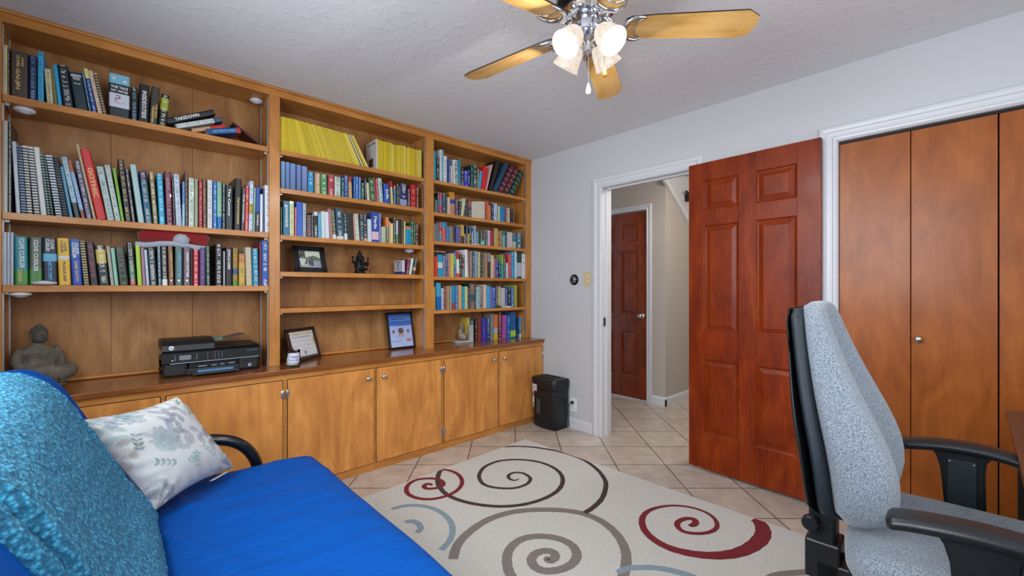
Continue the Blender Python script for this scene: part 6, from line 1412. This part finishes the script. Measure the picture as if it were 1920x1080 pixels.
# seat cushion
def seat_ring(z, ins, crown=0):
    out = []; n = 60
    for k in range(n):
        a = math.tau * k / n; ca, sa = math.cos(a), math.sin(a); x = .0 + (.285 - ins) * math.copysign(abs(ca) ** .45, ca); y = (.272 - ins) * math.copysign(abs(sa) ** .45, sa)
        zz = z - .018 * max(0, (x - .12) / .155) ** 2 * (1 if crown else 0); out.append((x, y, zz))
    return out
st_ = B(); st_.loft([seat_ring(.472, .03), seat_ring(.478, .012), seat_ring(.500, .002), seat_ring(.540, 0), seat_ring(.562, .006, 1), seat_ring(.574, .018, 1), seat_ring(.580, .038, 1), seat_ring(.578, .11, 1), seat_ring(.574, .2, 1)])
kid('seat_cushion', st_, M_FAB, CH, True)
kid('seat_pan', B().loft([seat_ring(.44, .04), seat_ring(.445, .014), seat_ring(.482, .006), seat_ring(.484, .02)]), CPL, CH, 'auto')
for s_ in (-1, 1):
    ar = B(); P = smooth_path([(-.190, s_ * .322, .708), (-.15, s_ * .322, .718), (-.08, s_ * .325, .728), (-.01, s_ * .325, .730), (.05, s_ * .322, .724), (.085, s_ * .318, .714)], 7)
    n = len(P); rings = []
    for i, p in enumerate(P):
        e = min(1, math.sqrt(max(0, 1 - (1 - min(i, n - 1 - i, 5) / 5) ** 2)) + .12); rr_ = []
        for k in range(20):
            a = math.tau * k / 20; ca, sa = math.cos(a), math.sin(a); rr_.append((p.x, p.y + .041 * e * math.copysign(abs(ca) ** .7, ca), p.z + .0165 * e * math.copysign(abs(sa) ** .8, sa)))
        rings.append(rr_)
    ar.loft(rings); arm = kid('arm_pad', ar, CPL, CH, True)
    br = B(); br.loft([[(x, s_ * .325 + dy, z) for x, dy in ((-.5 * w_ + c_, -.017), (.5 * w_ + c_, -.017), (.5 * w_ + c_, .017), (-.5 * w_ + c_, .017))] for z, w_, c_ in ((.715, .135, -.045), (.695, .108, -.045), (.66, .096, -.042), (.52, .088, -.035), (.44, .094, -.03), (.425, .086, -.03))])
    bmesh.ops.bevel(br.bm, geom=[e for e in br.bm.edges if abs((e.verts[0].co - e.verts[1].co).z) > .01], offset=.006, segments=2, affect='EDGES')
    kid('arm_bracket', br, CPL, CH)
    pn_ = B(); o_ = s_ * (.325 - .0185 * 1); pn_.box(-.074, -.012, min(o_, o_ - s_ * .003), max(o_, o_ - s_ * .003), .46, .695, .001, 1); kid('bracket_panel', pn_, VIN, CH)
    for sx, sz in ((-.070, .688), (-.018, .688), (-.068, .48), (-.016, .48)):
        kid('screw', B().at((sx, s_ * .325 - s_ * .0225, sz), (R(90) * s_, 0, 0)).lathe([(.003, 0), (.0025, .0015)], 8), STEEL, CH)
    kid('arm_button', B().at((-.035, s_ * .3425, .540), (R(-90) * s_, 0, 0)).lathe([(.026, -.002), (.026, .002), (.022, .004), (.020, .002)], 28), CPL, CH, 'auto')
    kid('arm_support', B().box(-.065, .005, min(s_ * .08, s_ * .335), max(s_ * .08, s_ * .335), .415, .440, .005), CPL, CH)
kid('gas_lift', B().at((.02, 0, 0)).lathe([(.03, .10), (.03, .24), (.022, .25), (.020, .42), (.05, .425), (.05, .44)], 24), CPL, CH, 'auto')
for k in range(5):
    a = math.tau * k / 5 + .5; ca, sa = math.cos(a), math.sin(a); l_ = B()
    l_.tube([(.02 + ca * .02, sa * .02, .125), (.02 + ca * .16, sa * .16, .110), (.02 + ca * .29, sa * .29, .082)], [.028, .022, .016], 10); kid('base_leg', l_, CPL, CH, True)
    c_ = B().at((.02 + ca * .29, sa * .29, .030), (R(90), 0, a + R(90))); c_.lathe([(.016, -.024), (.028, -.020), (.030, 0), (.028, .020), (.016, .024)], 20); kid('caster', c_, CPL, CH, 'auto')
    kid('caster_stem', B().tube([(.02 + ca * .29, sa * .29, .035), (.02 + ca * .29, sa * .29, .085)], .009, 8), STEEL, CH)

# ------------------------------------------------------------------ desk
W_DESK = wood('dark_walnut_laminate', '#3c211a', '#4c2a20', '#5c372a', rough=.3, axis='x', blotch=.8, coat=.3, seed=9)
dk = empty('desk', (1.7, -.45, 0), label='dark brown desk beside the office chair at the right edge', cat='desk')
def D_(n_, x0, x1, y0, y1, z0, z1, m=W_DESK, bv=.002): return kid(n_, B().box(x0 - 1.7, x1 - 1.7, y0 + .45, y1 + .45, z0, z1, bv), m, dk)
D_('desk_top', .95, 2.545, -.80, -.083, .722, .747); D_('end_panel', 2.485, 2.510, -.78, -.11, 0, .722, mat('desk_panel_black', '#241a18', rough=.5)); D_('end_panel', .99, 1.015, -.78, -.11, 0, .722, MATS['desk_panel_black']); D_('modesty_panel', 1.015, 2.485, -.76, -.74, .3, .722, MATS['desk_panel_black'])

# ------------------------------------------------------------------ ceiling fan
FX, FY = 1.304, .987
def fanwood():
    return wood('fan_blade_oak', '#c08c44', '#d8a860', '#e4bc78', rough=.35, axis='x', blotch=1.0, figure=.7, seed=12)
FW = fanwood(); FE = mat('blade_dark_edge', '#2c1c14', rough=.4)
fn = empty('ceiling_fan', (FX, FY, HC), label='chrome ceiling fan with five oak blades and four lit glass shades', cat='ceiling fan')
kid('canopy', B().lathe([(.065, 0), (.065, -.015), (.050, -.045), (.02, -.055)], 32), CHROME, fn, 'auto')
kid('downrod', B().lathe([(.014, -.05), (.014, -.11)], 16), CHROME, fn, True)
kid('motor_housing', B().lathe([(.05, -.095), (.105, -.105), (.120, -.125), (.120, -.165), (.105, -.180), (.098, -.188)], 40), mat('fan_black', '#14161a', rough=.25, metal=.6, coat=.5), fn, 'auto')
kid('motor_plate', B().lathe([(.098, -.186), (.100, -.192), (.092, -.200), (.06, -.206), (.045, -.210)], 40), CHROME, fn, 'auto')
kid('switch_cup', B().lathe([(.040, -.205), (.047, -.214), (.050, -.222), (.050, -.270), (.044, -.282), (.030, -.290), (.014, -.300), (.012, -.33)], 36), CHROME, fn, 'auto')
BZ = -.245
BA = [-47.8 + FAN_ROT + 72 * k for k in range(5)]
for a in BA:
    hub = empty('blade_root', (0, 0, 0)); 
    bpy.data.objects.remove(hub)
    # blade outline: straight sides widening outward, clipped corners
    bd = B(); out = [(.135, -.036), (.155, -.048), (.25, -.054), (.565, -.062), (.610, -.034), (.618, .010), (.602, .054), (.565, .064), (.25, .055), (.155, .048), (.135, .036)]
    bd.m(0).poly(out, -.0030, .0030); bd.m(1)
    for f in bd.bm.faces:
        if abs(f.calc_center_median().z) < .0025: f.material_index = 1
    M = Matrix.Rotation(R(a), 4, 'Z') @ Matrix.Translation((0, 0, BZ)) @ Matrix.Rotation(R(-12), 4, 'X')
    bo = bd.obj('blade', [FW, FE], fn); bo.matrix_local = M
    ir = B(); ir.tube(smooth_path([(.060, 0, .050), (.085, 0, .026), (.105, 0, .002), (.125, 0, -.008), (.137, 0, -.008)], 5), [.011] * 6 + [.012] * 6 + [.013] * 9, 12)
    # crescent cradle under the blade
    ir.tube(smooth_path([(.205, .048, -.006), (.180, .052, -.009), (.150, .042, -.010), (.137, .020, -.010), (.133, 0, -.010), (.137, -.020, -.010), (.150, -.042, -.010), (.180, -.052, -.009), (.205, -.048, -.006)], 5), [.003 + .007 * math.sin(math.pi * min(1, max(0, k / 40))) for k in range(41)], 10)
    ir.tube(smooth_path([(.197, .044, -.006), (.176, .025, -.0065), (.169, 0, -.0065), (.176, -.025, -.0065), (.197, -.044, -.006)], 5), .0028, 8)
    kid('blade_iron', ir, CHROME, bo, True)
def shade_mat():
    m, nt, b = new_mat('alabaster_glass_lit'); L = nt.links.new
    b.inputs['Base Color'].default_value = hx('#6a625a'); b.inputs['Roughness'].default_value = .35
    tc = nt.nodes.new('ShaderNodeTexCoord'); n = nt.nodes.new('ShaderNodeTexNoise'); n.inputs['Scale'].default_value = 22; n.inputs['Detail'].default_value = 3; n.inputs['Distortion'].default_value = 2.0; L(tc.outputs['Object'], n.inputs['Vector'])
    r = nt.nodes.new('ShaderNodeValToRGB'); r.color_ramp.elements[0].position = .35; r.color_ramp.elements[0].color = hx('#f0d8c0'); r.color_ramp.elements[1].position = .6; r.color_ramp.elements[1].color = hx('#fff2e4')
    L(n.outputs['Fac'], r.inputs[0]); L(r.outputs[0], b.inputs['Emission Color']); b.inputs['Emission Strength'].default_value = .72; return m
SHADE = shade_mat()
LBULB = mat('lamp_bulb_lit', '#ffffff', rough=.4, emit=3.0, ecol='#fff2e2')
for k in range(4):
    a = R(47.16 - 90 + 45 + 90 * k + SH_ROT)
    th_ = R(42)   # tilt from straight down
    ax = Vector((math.cos(a) * math.sin(th_), math.sin(a) * math.sin(th_), -math.cos(th_)))
    rot = Vector((0, 0, -1)).rotation_difference(ax).to_matrix().to_4x4(); base = Vector((math.cos(a) * .042, math.sin(a) * .042, -.262))
    arm_ = B(); arm_.tube(smooth_path([Vector((math.cos(a) * .03, math.sin(a) * .03, -.250)), base, base + ax * .03], 4), .010, 10)
    kid('lamp_arm', arm_, CHROME, fn, True)
    s_ = B(); prof = [(.018, -.022), (.026, -.028), (.036, -.042), (.042, -.060), (.045, -.080), (.048, -.100), (.054, -.116)]
    pr2 = [(r_ - .003, z) for r_, z in prof[::-1]]
    s_.lathe(prof + pr2, 36, cap=False)
    so = s_.obj('lamp_shade', SHADE, fn, smooth=True); so.matrix_local = Matrix.Translation(base) @ rot
    kid('fitter', B().lathe([(.018, -.008), (.027, -.014), (.027, -.032), (.022, -.036)], 24), CHROME, so, 'auto')
    kid('bulb', B().lathe([(.010, -.03), (.012, -.045), (.020, -.064), (.022, -.078), (.016, -.094), (.001, -.100)], 20), LBULB, so, True)
    lamp_point('fan_lamp_light', Vector(fn.location) + base + ax * .108, 7, (.98, .97, .96), .012)
def chain(x, y, z0, z1, m, mp, name):
    c_ = B(); z = z0
    c_.tube([(x, y, z0), (x, y, z1)], .0010, 6)
    while z > z1: c_.ell((x, y, z), (.0022, .0022, .0022), 8, 6); z -= .006
    o = kid(name, c_, STEEL, fn, True)
    kid('pull', B().at((x, y, z1)).lathe([(.002, 0), (.004, -.004), (.009, -.028), (.0095, -.036), (.006, -.042), (.001, -.043)], 16), mp, o, True)
ca_, sa_ = math.cos(R(47.16)), math.sin(R(47.16))
chain(-.01 * ca_, -.01 * sa_, -.33, -.455, STEEL, WHITE_PL, 'pull_chain')
chain(-.03 * ca_ + .055 * sa_, -.03 * sa_ - .055 * ca_, -.285, -.40, STEEL, mat('wood_pull', '#c08840', rough=.4), 'pull_chain')
